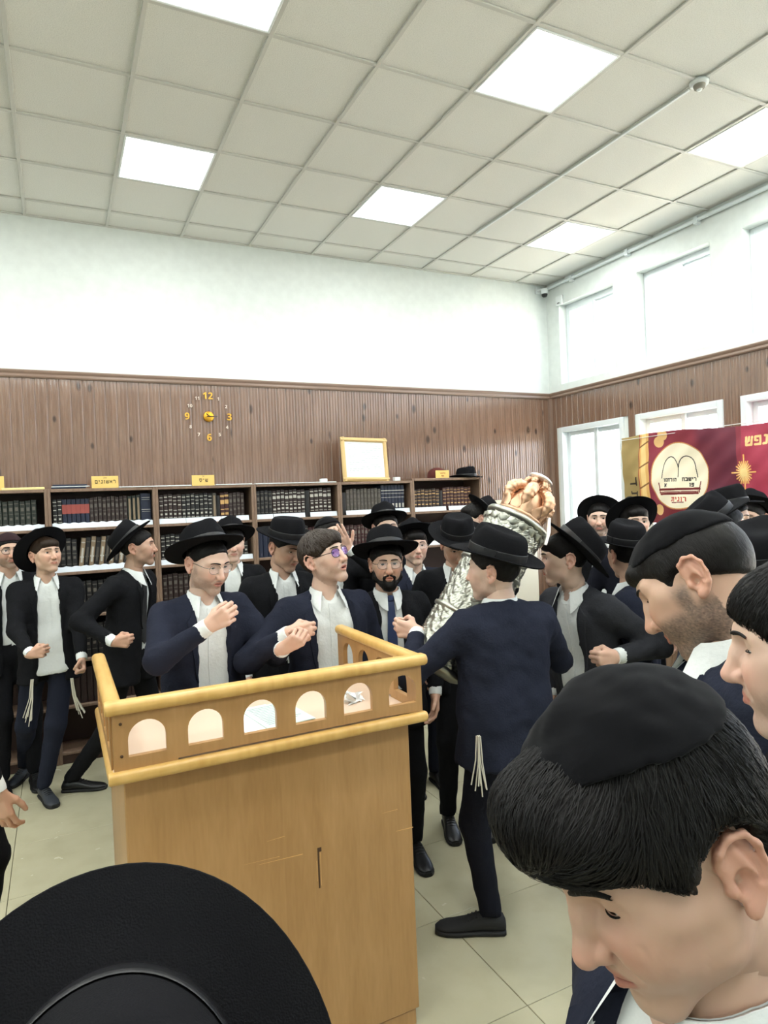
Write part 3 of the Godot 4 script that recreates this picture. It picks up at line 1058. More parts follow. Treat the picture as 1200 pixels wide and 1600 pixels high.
	# white paper edging on the shelves, in front of the books
	for u in 6:
		for sh in [4, 5]:
			var a: float = UX[u] + 0.026
			var b: float = UX[u + 1] - 0.026
			var parts := []
			if u < 2:
				parts = [[a, b]]
			elif sh == 5:
				parts = [[[a, a + 0.21], [a + 0.213, a + 0.50], [a + 0.503, a + 0.56], [a + 0.63, b - 0.02]], [[a, a + 0.145], [a + 0.15, a + 0.44], [a + 0.49, b]], [[a + 0.04, a + 0.43], [a + 0.44, b]], [[a, a + 0.36], [a + 0.39, b]]][u - 2]
			else:
				parts = [[[a, a + 0.3], [a + 0.5, b]], [], [[a + 0.05, b - 0.3]], [[a + 0.1, b - 0.1]]][u - 2]
			for q in parts:
				var s := Soup.new()
				var nn := maxi(2, int((q[1] - q[0]) / 0.02))
				var lo := PackedVector3Array()
				var hi := PackedVector3Array()
				for i in nn + 1:
					var x := lerpf(q[0], q[1], i / float(nn))
					var wv := 0.004 * sin(i * 1.9) if u < 2 else 0.0
					lo.append(Vector3(x, SHELVES[sh] + 0.001, SZ - 0.018 + wv * 0.5))
					hi.append(Vector3(x, SHELVES[sh] + 0.042 + wv, SZ - 0.026 - wv * 0.5))
				s.grid([lo, hi], false)
				var bk := Soup.new()
				for i in lo.size():
					lo[i] += Vector3(0, 0, -0.002)
					hi[i] += Vector3(0, 0, -0.002)
				bk.grid([hi, lo], false)
				s.add(bk)
				var o := part("shelf_edging", soup_mesh(s), liner, self)
				tag(o, "%s white paper edging strip from left, %s, %s" % [ORD[parts.find(q)], "top shelf" if sh == 5 else "second shelf", UNIT_NAME[u]], "paper strip", "white paper edging on the bookcase shelves")

func shelf_sign(at: Vector3, w: float, h: float, lines: Array, ink: Material, label: String) -> void:
	var t := thing("shelf_sign", label, "sign", at, 0, "yellow signs on top of the bookcases")
	pbox("plate", Vector3(-w / 2, 0, -0.004), Vector3(w / 2, h, 0.0), mats.yellow_sign, t, 0.001)
	var s := Soup.new()
	for l in lines:
		var st := word_strokes(l[0], l[1])
		for i in st.size():
			for k in st[i].size():
				st[i][k].y += l[2]
		s.add(stroke_soup(st, l[1] * 0.24, 0.0012))
	part("lettering", soup_mesh(s), ink, t, Vector3(0, 0, 0.0002))

func hat_soup(brim := 0.066) -> Array:
	# [hat body, ribbon]; y up from the brim plane, +z to the front
	var n := 72
	var a := 0.089
	var b := 0.107
	var lev := [[0.98, 0.0, 0], [1.0, 0.0, 1], [1.0, 0.004, 1.02], [1.0, 0.006, 1.0], [1.0, 0.0035, 0.5], [1.0, 0.0045, 0.06], [1.0, 0.009, 0.0], [0.99, 0.032, 0.0], [0.97, 0.056, 0.0], [0.935, 0.077, 0.0], [0.88, 0.093, 0.0], [0.80, 0.103, 0.0], [0.68, 0.1065, 0.0], [0.50, 0.103, 0.0], [0.25, 0.097, 0.0], [0.1, 0.095, 0.0], [0.0005, 0.095, 0.0]]
	var rings := []
	for L in lev:
		var rg := PackedVector3Array()
		for i in n:
			var th := TAU * i / n
			var c := cos(th)
			var s_ := sin(th)
			var r: float = L[0]
			var y: float = L[1]
			var out: float = L[2]
			# pinch at the front of the crown
			if y > 0.05 and out == 0.0:
				var up := clampf((y - 0.05) / 0.06, 0, 1)
				var pin := exp(-pow((absf(th if th < PI else th - TAU) - 0.62) / 0.33, 2))
				r *= 1.0 - 0.15 * up * pin
				y += 0.012 * up * c * r - 0.004
			var p := Vector3(a * s_ * r, y, b * c * r)
			if out > 0.0:
				var dir := Vector3(s_, 0, c)
				p += dir * brim * out
				p.y += (0.017 * s_ * s_ * out * out - 0.010 * maxf(0.0, c) * out + 0.008 * maxf(0.0, -c) * out * out)
			rg.append(p)
		rings.append(rg)
	var body := Soup.new()
	body.grid(rings, true)
	var rib := Soup.new()
	var rr := []
	for L in [[1.005, 0.006], [1.022, 0.008], [1.02, 0.034], [1.0, 0.036]]:
		rr.append(ring(Vector3(0, L[1], 0), Vector3(0, 0, b * L[0]), Vector3(a * L[0], 0, 0), n))
	rib.grid(rr, true)
	var bow := Soup.new()
	bow.box(Vector3(a * 1.0, 0.005, -0.022), Vector3(a * 1.05, 0.036, 0.022))
	rib.add(bow)
	return [body, rib]

func build_shelf_top_things() -> void:
	shelf_sign(Vector3(0.35, 2.105, SZ - 0.01), 0.195, 0.093, [[["resh", "alef", "shin", "vav", "nun", "yod", "mem"], 0.024, 0.037], [["het", "lamed", "alef"], 0.008, 0.074]], mats.ink, "yellow sign with a long black word, left of the wall clock")
	shelf_sign(Vector3(1.108, 2.105, SZ - 0.01), 0.185, 0.088, [[["shin", "gershayim", "samekh"], 0.026, 0.032], [["het", "lamed"], 0.008, 0.072]], mats.ink, "yellow sign with a short black word, below the wall clock")
	shelf_sign(Vector3(3.44, 2.123, SZ - 0.01), 0.155, 0.075, [[["he", "lamed", "bet", "he", "resh"], 0.012, 0.04], [["tav", "shin", "he"], 0.011, 0.016]], mats.red_ink, "bright yellow sign with red printed words beside the resting hat")
	shelf_sign(Vector3(-0.44, 2.105, SZ - 0.01), 0.20, 0.105, [[["tav", "nun", "mem"], 0.026, 0.04]], mats.ink, "pale yellow sign cut off by the left picture edge")
	var yb := pbox("yellow_board", Vector3(-0.36, 2.105, SZ - 0.10), Vector3(-0.075, 2.123, SZ - 0.005), mat("pale_yellow", Color(0.90, 0.83, 0.58), 0.6), self)
	tag(yb, "long pale yellow board lying flat on top of the leftmost bookcase", "board")
	# blue papers
	var k := 0
	for q in [[-0.03, 0.21, 0.0, "navy blue"], [-0.03, 0.24, 0.014, "grey"], [-0.02, 0.22, 0.022, "navy blue"]]:
		var o := pbox("booklet", Vector3(q[0], 2.105 + q[2], SZ - 0.16), Vector3(q[1], 2.105 + q[2] + (0.013 if k != 1 else 0.007), SZ - 0.005 - 0.01 * k), mats["book " + q[3]] if k != 1 else mats.paper, self)
		tag(o, ["dark blue booklet at the bottom of the flat pile on a bookcase", "white booklet in the middle of the flat pile on a bookcase", "dark blue booklet on top of the flat pile on a bookcase"][k], "booklet", "flat pile of booklets beside the yellow sign")
		k += 1
	# paper strips on the tops
	for q in [[0.45, 1.01, "between the two yellow signs"], [1.21, 1.52, "right of the short yellow sign"], [1.55, 2.30, "left of the framed certificate"]]:
		var o := pbox("paper_runner", Vector3(q[0], 2.105, SZ - 0.22), Vector3(q[1], 2.113, SZ + 0.004), mats.paper, self, 0.002)
		tag(o, "white paper lying along the bookcase top " + q[2], "paper", "white paper along the bookcase tops")
	for q in [[2.19, "left"], [2.94, "right"]]:
		var o := pbox("small_box", Vector3(q[0] - 0.03, 2.105 + (0.008 if q[1] == "left" else 0.0), SZ - 0.06), Vector3(q[0] + 0.03, 2.142, SZ - 0.01), mats.paper, self, 0.004)
		tag(o, "tiny white box on the bookcase %s of the framed certificate" % q[1], "box")
	# framed certificate leaning on the wall
	var t := thing("picture_frame", "gold ornate frame with white certificate leaning on the panelled wall", "picture", Vector3(2.62, 2.105, SZ - 0.03))
	t.rotation = Vector3(-0.12, 0.06, -0.02)
	var fw := 0.045
	for sgn in [-1.0, 1.0]:
		for seg in 2:
			var vertical := seg == 0
			var rings := []
			var L := 0.42 if vertical else 0.49
			var cnt := 24
			for i in cnt + 1:
				var f := i / float(cnt)
				var bump := 1.0 + 0.12 * sin(f * 60.0)
				var pr := PackedVector3Array()
				for pp in [Vector2(-0.5, 0), Vector2(-0.42, 0.4 * bump), Vector2(-0.2, 0.55), Vector2(0.0, 0.95 * bump), Vector2(0.25, 0.8), Vector2(0.4, 0.3 * bump), Vector2(0.5, 0)]:
					if vertical:
						pr.append(Vector3(sgn * (0.245 - fw / 2) - pp.x * fw * sgn, f * L, pp.y * 0.022))
					else:
						pr.append(Vector3((f - 0.5) * L, (0.21 + sgn * (0.21 - fw / 2)) - pp.x * fw * sgn, pp.y * 0.0225 + 0.0003))
				rings.append(pr)
			var s := Soup.new()
			s.grid(rings, false)
			part("frame_side", soup_mesh(s), mat("frame_gold", Color(0.80, 0.68, 0.46), 0.4, 0.1), t)
	pbox("backing", Vector3(-0.24, 0.005, -0.012), Vector3(0.24, 0.415, -0.002), mats.shelf_dark, t)
	pbox("certificate", Vector3(-0.205, 0.035, -0.002), Vector3(0.205, 0.385, 0.004), mats.paper, t, 0.001)
	var ln := Soup.new()
	rng.seed = 9
	for i in 15:
		var y := 0.36 - 0.02 * i
		var xx := -0.17
		while xx < 0.15:
			var w := rng.randf_range(0.012, 0.045)
			if rng.randf() < 0.55:
				ln.box(Vector3(xx, y, 0.004), Vector3(minf(xx + w, 0.18), y + 0.003, 0.0046))
			xx += w + 0.012
	part("handwriting", soup_mesh(ln), mat("pale_ink", Color(0.60, 0.64, 0.66), 0.8), t)
	# hat lying on the right bookcase
	var hs := hat_soup()
	t = thing("hat", "black felt hat resting on top of the rightmost bookcase", "hat", Vector3(3.77, 2.127, -5.72), 0.6)
	part("felt", soup_mesh(hs[0]), mats.felt, t)
	part("ribbon", soup_mesh(hs[1]), mats.ribbon, t)
	# maroon cap lying behind the sign
	t = thing("cap", "reddish brown skullcap behind the bright yellow sign on a bookcase", "cap", Vector3(3.45, 2.123, -5.76))
	part("dome", soup_mesh(lathe([Vector2(0.10, 0.0), Vector2(0.099, 0.03), Vector2(0.09, 0.065), Vector2(0.07, 0.09), Vector2(0.035, 0.106), Vector2(0.0, 0.11)], 24)), mat("maroon_velvet", Color(0.33, 0.13, 0.11), 0.9), t)
	# cream metal cabinet between bookcase and corner
	t = thing("cabinet", "low cream cabinet between the last bookcase and the corner", "cabinet", Vector3(4.25, 0, -5.72))
	var cm := mat("cream_metal", Color(0.83, 0.80, 0.72), 0.45)
	pbox("body", Vector3(-0.33, 0.0, -0.21), Vector3(0.40, 1.88, 0.0), cm, t)
	for sgn in [-1.0, 1.0]:
		var d := pbox("door", Vector3(0.035 + sgn * 0.18 - 0.175, 0.08, 0.0), Vector3(0.035 + sgn * 0.18 + 0.175, 1.84, 0.018), cm, t)
		pbox("handle", Vector3(-sgn * 0.15 - 0.008, 0.0, 0.009), Vector3(-sgn * 0.15 + 0.008, 0.12, 0.03), mats.aluminium, d)

func build_clock() -> void:
	var t := thing("wall_clock", "frameless gold wall clock with separate numerals on brown panelling", "clock", Vector3(1.236, 2.722, ZB + 0.016))
	var f := SystemFont.new()
	f.font_names = PackedStringArray(["Droid Sans"])
	f.font_weight = 700
	var hub: Material = mats.gold
	for i in range(1, 13):
		var a := TAU * i / 12.0
		var big := i % 3 == 0
		var tm := TextMesh.new()
		tm.text = str(i)
		tm.font = f
		tm.font_size = 32
		tm.pixel_size = 0.0026 if big else 0.00125
		tm.depth = 0.006
		var r := 0.183
		part("numeral", tm, mats.gold_flat if big else mats.silver_flat, t, Vector3(r * sin(a), r * cos(a), 0.006))
	part("hub", soup_mesh(lathe([Vector2(0.045, 0.0), Vector2(0.046, 0.012), Vector2(0.04, 0.018), Vector2(0.012, 0.02), Vector2(0.0, 0.02)], 28)), hub, t, Vector3.ZERO, Basis(Vector3.RIGHT, PI / 2))
	pbox("minute_hand", Vector3(-0.02, -0.003, 0.022), Vector3(0.075, 0.003, 0.025), mats.black_plastic, t, 0.001)
	part("hour_hand", cbox(Vector3(0.045, 0.006, 0.003), 0.001), mats.black_plastic, t, Vector3(-0.008, 0.012, 0.0265), Basis(Vector3.BACK, -0.7))

# ------------------------------------------------------------------ banner
func dab(im: Image, c: Vector2, r: float, col: Color, sq := 1.0) -> void:
	var W := im.get_width()
	var Hh := im.get_height()
	for y in range(maxi(0, int(c.y - r / sq)), mini(Hh, int(c.y + r / sq) + 1)):
		for x in range(maxi(0, int(c.x - r)), mini(W, int(c.x + r) + 1)):
			if pow(x - c.x, 2) + pow((y - c.y) * sq, 2) <= r * r:
				im.set_pixel(x, y, col)

func line_on(im: Image, a: Vector2, b: Vector2, w: float, col: Color) -> void:
	var n := maxi(1, int(a.distance_to(b) / maxf(0.8, w * 0.35)))
	for i in n + 1:
		dab(im, a.lerp(b, i / float(n)), w / 2, col)

func word_on(im: Image, word: Array, at: Vector2, size: float, w: float, col: Color, turn := 0.0) -> void:
	for pl in word_strokes(word, size):
		for i in pl.size() - 1:
			line_on(im, at + Vector2(pl[i].x, -pl[i].y).rotated(turn), at + Vector2(pl[i + 1].x, -pl[i + 1].y).rotated(turn), w, col)

func build_banner() -> void:
	# printed cloth: 400 px per metre, u towards the viewer (z grows), v down
	var Wm := 2.5
	var Hm := 0.82
	var k := 400.0
	var im := Image.create(int(Wm * k), int(Hm * k), false, Image.FORMAT_RGB8)
	var W := im.get_width()
	var Hh := im.get_height()
	var n := FastNoiseLite.new()
	n.seed = 5
	n.frequency = 0.006
	for y in Hh:
		for x in W:
			var m := x / k
			var v := 0.5 + 0.5 * n.get_noise_2d(x, y * 2.0)
			var c := Color(0.50, 0.18, 0.23).lerp(Color(0.60, 0.22, 0.29), v)
			if m > 0.78 and m < 1.22:
				c = c.lerp(Color(0.33, 0.14, 0.22), (0.3 + 0.5 * v) * smoothstep(0.78, 0.9, m))
			if m > 1.255:
				c = Color(0.69, 0.24, 0.34).lerp(Color(0.60, 0.17, 0.25), v * 0.7)
			if y > Hh - int(0.16 * k):
				c = Color(0.47, 0.15, 0.19)
			if y > Hh - int(0.185 * k) and y < Hh - int(0.165 * k) and m > 0.8:
				c = Color(0.88, 0.62, 0.36)
			if m < 0.30:
				c = Color(0.60, 0.22, 0.17).lerp(Color(0.70, 0.35, 0.24), v)
			if m < 0.215:
				c = Color(0.62, 0.53, 0.33).lerp(Color(0.68, 0.6, 0.4), v)
			im.set_pixel(x, y, c)
	# pillar wound with rope
	im.fill_rect(Rect2i(int(0.225 * k), 0, int(0.10 * k), Hh), Color(0.89, 0.70, 0.42))
	im.fill_rect(Rect2i(int(0.245 * k), 0, int(0.05 * k), Hh), Color(0.95, 0.82, 0.56))
	for i in 5:
		line_on(im, Vector2(0.22 * k, (0.12 + i * 0.19) * k), Vector2(0.33 * k, (0.07 + i * 0.19) * k), 6, Color(0.52, 0.36, 0.20))
	for q in [[0.47, 0.03], [0.43, 0.09], [0.43, 0.70]]:
		dab(im, Vector2(q[0], q[1]) * k, 0.05 * k, Color(0.90, 0.74, 0.50))
	# medallion
	var c0 := Vector2(0.645, 0.40) * k
	dab(im, c0, 0.305 * k, Color(0.80, 0.58, 0.34), 1.03)
	dab(im, c0, 0.295 * k, Color(0.97, 0.93, 0.83), 1.03)
	var ink := Color(0.15, 0.13, 0.12)
	for sg in [-1.0, 1.0]:
		var prev := Vector2.ZERO
		for i in 17:
			var a := PI * i / 16.0
			var p: Vector2 = c0 + Vector2(sg * 0.085 - cos(a) * 0.085, -0.06 - sin(a) * 0.11 + (0.0)) * k
			if i > 0:
				line_on(im, prev, p, 3.2, ink)
			prev = p
		line_on(im, c0 + Vector2(sg * 0.17, -0.06) * k, c0 + Vector2(sg * 0.18, 0.015) * k, 3.2, ink)
	line_on(im, c0 + Vector2(0, -0.06) * k, c0 + Vector2(0, 0.01) * k, 3.0, ink)
	word_on(im, ["resh", "yod", "shin", "bet", "he"], c0 + Vector2(0.10, 0.045) * k, 0.026 * k, 3.2, ink)
	word_on(im, ["tav", "vav", "resh", "he", "mem", "vav"], c0 + Vector2(-0.09, 0.047) * k, 0.026 * k, 3.2, ink)
	word_on(im, ["pe", "vav"], c0 + Vector2(0.12, 0.095) * k, 0.028 * k, 4.0, ink)
	word_on(im, ["alef"], c0 + Vector2(-0.14, 0.095) * k, 0.028 * k, 4.0, ink)
	var wine := Color(0.42, 0.10, 0.10)
	for q in [[0.120, 0.205, 8.0], [0.142, 0.195, 3.0], [0.158, 0.185, 8.0]]:
		line_on(im, c0 + Vector2(-q[1], q[0]) * k, c0 + Vector2(q[1], q[0] - 0.006) * k, q[2], wine)
	line_on(im, c0 + Vector2(-0.215, 0.06) * k, c0 + Vector2(-0.20, 0.15) * k, 4, wine)
	line_on(im, c0 + Vector2(0.215, 0.055) * k, c0 + Vector2(0.20, 0.145) * k, 4, wine)
	word_on(im, ["resh", "vav", "nun", "yod", "tav"], c0 + Vector2(0, 0.222) * k, 0.034 * k, 3.6, Color(0.74, 0.24, 0.16))
	line_on(im, c0 + Vector2(-0.06, 0.235) * k, c0 + Vector2(0.05, 0.232) * k, 3, wine)
	# gold sunburst
	var st := Vector2(1.275, 0.385) * k
	for i in 24:
		var a := TAU * i / 24.0
		var r := 0.135 if i % 6 == 0 else (0.095 if i % 2 == 0 else 0.085)
		var d := Vector2(cos(a) * 0.8, sin(a) * 1.08)
		line_on(im, st + d * 0.03 * k, st + d * r * k, 5.0, Color(0.93, 0.72, 0.40))
		line_on(im, st + d * 0.03 * k, st + d * r * 0.8 * k, 2.0, Color(0.99, 0.9, 0.68))
	dab(im, st, 0.035 * k, Color(0.98, 0.87, 0.6))
	# gold words along the upper edge
	word_on(im, ["nun", "pe", "shin"], Vector2(1.385, 0.165) * k, 0.07 * k, 8, Color(0.95, 0.80, 0.55))
	word_on(im, ["bet", "alef", "he", "bet", "he"], Vector2(1.85, 0.16) * k, 0.07 * k, 8, Color(0.95, 0.80, 0.55))
	# dark letters on the khaki strip, turned sideways
	for i in 3:
		word_on(im, [["dalet"], ["tav"], ["he"]][i], Vector2(0.10, 0.42 + 0.13 * i) * k, 0.085 * k, 7, Color(0.22, 0.18, 0.13), PI / 2)
	var m := mat("banner_print", Color.WHITE, 0.55)
	m.backlight_enabled = true
	m.backlight = Color(0.35, 0.35, 0.35)
	m.albedo_texture = ImageTexture.create_from_image(im)
	m.texture_repeat = false
	# cloth with slow folds, real thickness
	var nx := 80
	var ny := 24
	var s := Soup.new()
	for side in 2:
		var rings := []
		for j in ny + 1:
			var row := PackedVector3Array()
			for i in nx + 1:
				var u := i / float(nx)
				var v := j / float(ny)
				var z := u * Wm
				var sag := 0.02 * sin(u * 9.0) * (1.0 - v) - 0.02 * u
				var dx := 0.010 * sin(u * 38.0 + v * 3.0) + 0.012 * sin(u * 13.0 - v * 6.0) + 0.004 * sin(v * 26.0 + u * 60.0)
				row.append(Vector3(dx + (0.0 if side == 0 else 0.003), -v * Hm + sag, z))
				s.uv.append(Vector2(u, v))
			rings.append(row)
		if side == 1:
			for r in rings:
				r.reverse()
			var uv2 := PackedVector2Array()
			var kk := (nx + 1) * (ny + 1)
			for j in ny + 1:
				for i in nx + 1:
					uv2.append(Vector2(1.0 - i / float(nx), j / float(ny)))
			s.uv.resize(kk)
			s.uv.append_array(uv2)
		for r in rings:
			r.reverse()
		# reversing rows flips the winding to face the room
		var kb := s.v.size()
		s.grid(rings, false)
		var m_ := nx + 1
		for j in ny + 1:
			for i in m_:
				var q: Vector3 = s.v[kb + j * m_ + i]
				s.uv[kb + j * m_ + i] = Vector2(q.z / Wm, j / float(ny))
	var t := thing("banner", "long red printed banner with cream medallion hung across the windows", "banner", Vector3(4.99, 2.435, -4.80))
	part("cloth", soup_mesh(s), m, t)
	part("hanging_cord", soup_mesh(tube([Vector3(0.03, -0.005, -0.35), Vector3(0.0, -0.02, 0.0), Vector3(0.0, -0.01, 1.2), Vector3(0.0, -0.02, 2.5), Vector3(0.03, 0.0, 2.9)], 0.003, 6)), mats.white_paint, t)

# ------------------------------------------------------------------ soft bodies: blended fields meshed as surface nets
class Field:
	var ty := PackedByteArray()
	var op := PackedByteArray()       # 0 add, 1 take away, 2 keep inside
	var a := PackedVector3Array()
	var b := PackedVector3Array()
	var r1 := PackedFloat32Array()
	var r2 := PackedFloat32Array()
	var k := PackedFloat32Array()
	var noise: FastNoiseLite
	var amp := 0.0
	var nscale := Vector3.ONE
	func put(t: int, o: int, aa: Vector3, bb: Vector3, x: float, y: float, kk: float) -> void:
		ty.append(t); op.append(o); a.append(aa); b.append(bb); r1.append(x); r2.append(y); k.append(maxf(kk, 1e-5))
	func cone(aa: Vector3, bb: Vector3, x: float, y: float, kk := 0.02, o := 0) -> void:
		put(0, o, aa, bb, x, y, kk)
	func ball(c: Vector3, r: float, kk := 0.02, o := 0) -> void:
		put(0, o, c, c + Vector3(0, 1e-4, 0), r, r, kk)
	func ell(c: Vector3, rr: Vector3, kk := 0.02, o := 0) -> void:
		put(1, o, c, rr, 0, 0, kk)
	func plane(n: Vector3, c: float, kk := 0.004, o := 2) -> void:
		# keeps the side where n.p < c
		put(2, o, n.normalized(), Vector3.ZERO, c, 0, kk)
	func wedge(y0: float, y1: float, z0: float, w0: float, w1: float, shift: float, kk := 0.004) -> void:
		put(3, 1, Vector3(y0, y1, z0), Vector3(w0, w1, shift), 0, 0, kk)
	func one(i: int, p: Vector3) -> float:
		var t := ty[i]
		if t == 0:
			var pa := p - a[i]
			var ba := b[i] - a[i]
			var h := clampf(pa.dot(ba) / ba.dot(ba), 0.0, 1.0)
			return (pa - ba * h).length() - (r1[i] + (r2[i] - r1[i]) * h)
		if t == 1:
			var q := p - a[i]
			var rr := b[i]
			var k0 := (q / rr).length()
			var k1 := (q / (rr * rr)).length()
			if k1 < 1e-6:
				return -minf(rr.x, minf(rr.y, rr.z))
			return k0 * (k0 - 1.0) / k1
		if t == 2:
			return p.dot(a[i]) - r1[i]
		var f := clampf((p.y - a[i].x) / (a[i].y - a[i].x), 0.0, 1.0)
		var w := b[i].x + (b[i].y - b[i].x) * f
		return maxf(maxf(absf(p.x - b[i].z) - w, a[i].z - p.z), maxf(a[i].x - p.y, p.y - a[i].y))
	func at(p: Vector3, list: PackedInt32Array) -> float:
		var d := 1e3
		for i in list:
			var e := one(i, p)
			var kk := k[i]
			var o := op[i]
			if o == 0:
				var h := maxf(kk - absf(d - e), 0.0) / kk
				d = minf(d, e) - h * h * kk * 0.25
			else:
				if o == 1:
					e = -e
				var h := maxf(kk - absf(d - e), 0.0) / kk
				d = maxf(d, e) + h * h * kk * 0.25
		if amp > 0.0:
			d += amp * noise.get_noise_3dv(p * nscale)
		return d
	func all() -> PackedInt32Array:
		return PackedInt32Array(range(ty.size()))
	func front(x: float, y: float, from_ := 0.35) -> float:
		# height of the surface towards +z
		var l := all()
		var z := from_
		for i in 60:
			var d := at(Vector3(x, y, z), l)
			if d < 0.0006:
				break
			z -= maxf(d * 0.8, 0.0006)
			if z < -0.3:
				break
		return z

func net(f: Field, lo: Vector3, hi: Vector3, cell: float) -> Array:
	# [vertices, indices] counter-clockwise from outside
	var nx := int(ceil((hi.x - lo.x) / cell)) + 1
	var ny := int(ceil((hi.y - lo.y) / cell)) + 1
	var nz := int(ceil((hi.z - lo.z) / cell)) + 1
	var val := PackedFloat32Array()
	val.resize((nx + 1) * (ny + 1) * (nz + 1))
	val.fill(1e9)
	var sy := nx + 1
	var sz := (nx + 1) * (ny + 1)
	var vid := PackedInt32Array()
	vid.resize(val.size())
	vid.fill(-1)
	var B := 6
	var R := cell * B * 0.5 * 1.7321
	var every := f.all()
	var kmax := 0.0
	for q in f.k:
		kmax = maxf(kmax, q)
	var v := PackedVector3Array()
	var blocks := []
	for bz in range(0, nz, B):
		for by in range(0, ny, B):
			for bx in range(0, nx, B):
				var c := lo + Vector3(bx + B * 0.5, by + B * 0.5, bz + B * 0.5) * cell
				var list := PackedInt32Array()
				var d := 1e3
				for i in every:
					var e := f.one(i, c)
					var kk := f.k[i]
					var o := f.op[i]
					if o == 0:
						if e < R * 1.35 + kk:
							list.append(i)
						var h := maxf(kk - absf(d - e), 0.0) / kk
						d = minf(d, e) - h * h * kk * 0.25
					else:
						if o == 1:
							e = -e
						if e > -R * 1.35 - kk:
							list.append(i)
						var h := maxf(kk - absf(d - e), 0.0) / kk
						d = maxf(d, e) + h * h * kk * 0.25
				if absf(d) > R * 1.5 + f.amp + 0.004 or list.is_empty():
					continue
				var ex := mini(bx + B, nx)
				var ey := mini(by + B, ny)
				var ez := mini(bz + B, nz)
				var any_in := false
				var any_out := false
				for z in range(bz, ez + 1):
					for y in range(by, ey + 1):
						var row := z * sz + y * sy
						for x in range(bx, ex + 1):
							var s := val[row + x]
							if s > 1e8:
								s = f.at(lo + Vector3(x, y, z) * cell, list)
								val[row + x] = s
							if s < 0.0:
								any_in = true
							else:
								any_out = true
				if any_in and any_out:
					blocks.append([bx, by, bz, ex, ey, ez])
	var off := PackedInt32Array([0, 1, sy, sy + 1, sz, sz + 1, sz + sy, sz + sy + 1])
	var idx := PackedInt32Array()
	for bl in blocks:
		for z in range(bl[2], bl[5]):
			for y in range(bl[1], bl[4]):
				for x in range(bl[0], bl[3]):
					var i0: int = z * sz + y * sy + x
					var m := 0
					for q in 8:
						if val[i0 + off[q]] < 0.0:
							m += 1
					if m == 0 or m == 8:
						continue
					var acc := Vector3.ZERO
					var cnt := 0
					for e in EDGES:
						var va := val[i0 + off[e[0]]]
						var vb := val[i0 + off[e[1]]]
						if (va < 0.0) != (vb < 0.0):
							var t := va / (va - vb)
							acc += CORN[e[0]].lerp(CORN[e[1]], t)
							cnt += 1
					vid[i0] = v.size()
					v.append(lo + (Vector3(x, y, z) + acc / cnt) * cell)
	for bl in blocks:
		for z in range(bl[2], bl[5]):
			for y in range(bl[1], bl[4]):
				for x in range(bl[0], bl[3]):
					var i0: int = z * sz + y * sy + x
					var s0 := val[i0] < 0.0
					for ax in 3:
						var st: int = [1, sy, sz][ax]
						var s1 := val[i0 + st] < 0.0
						if s0 == s1:
							continue
						var u: int = [sy, sz, 1][ax]
						var w: int = [sz, 1, sy][ax]
						if (ax == 0 and (y == 0 or z == 0)) or (ax == 1 and (z == 0 or x == 0)) or (ax == 2 and (x == 0 or y == 0)):
							continue
						var p0 := vid[i0]
						var p1 := vid[i0 - u]
						var p2 := vid[i0 - u - w]
						var p3 := vid[i0 - w]
						if p0 < 0 or p1 < 0 or p2 < 0 or p3 < 0:
							continue
						if s0:
							idx.append(p0); idx.append(p1); idx.append(p2); idx.append(p0); idx.append(p2); idx.append(p3)
						else:
							idx.append(p0); idx.append(p2); idx.append(p1); idx.append(p0); idx.append(p3); idx.append(p2)
	return [v, idx]

const CORN := [Vector3(0, 0, 0), Vector3(1, 0, 0), Vector3(0, 1, 0), Vector3(1, 1, 0), Vector3(0, 0, 1), Vector3(1, 0, 1), Vector3(0, 1, 1), Vector3(1, 1, 1)]
const EDGES := [[0, 1], [2, 3], [4, 5], [6, 7], [0, 2], [1, 3], [4, 6], [5, 7], [0, 4], [1, 5], [2, 6], [3, 7]]

func net_mesh(f: Field, lo: Vector3, hi: Vector3, cell: float) -> ArrayMesh:
	var r := net(f, lo, hi, cell)
	return mesh_from(r[0], r[1])

# ------------------------------------------------------------------ heads
# head frame: origin between the ears, +z to the face, +y up, +x to the person's left; metres
var head_cache := {}
const EYE := Vector3(0.0315, 0.012, 0.0685)

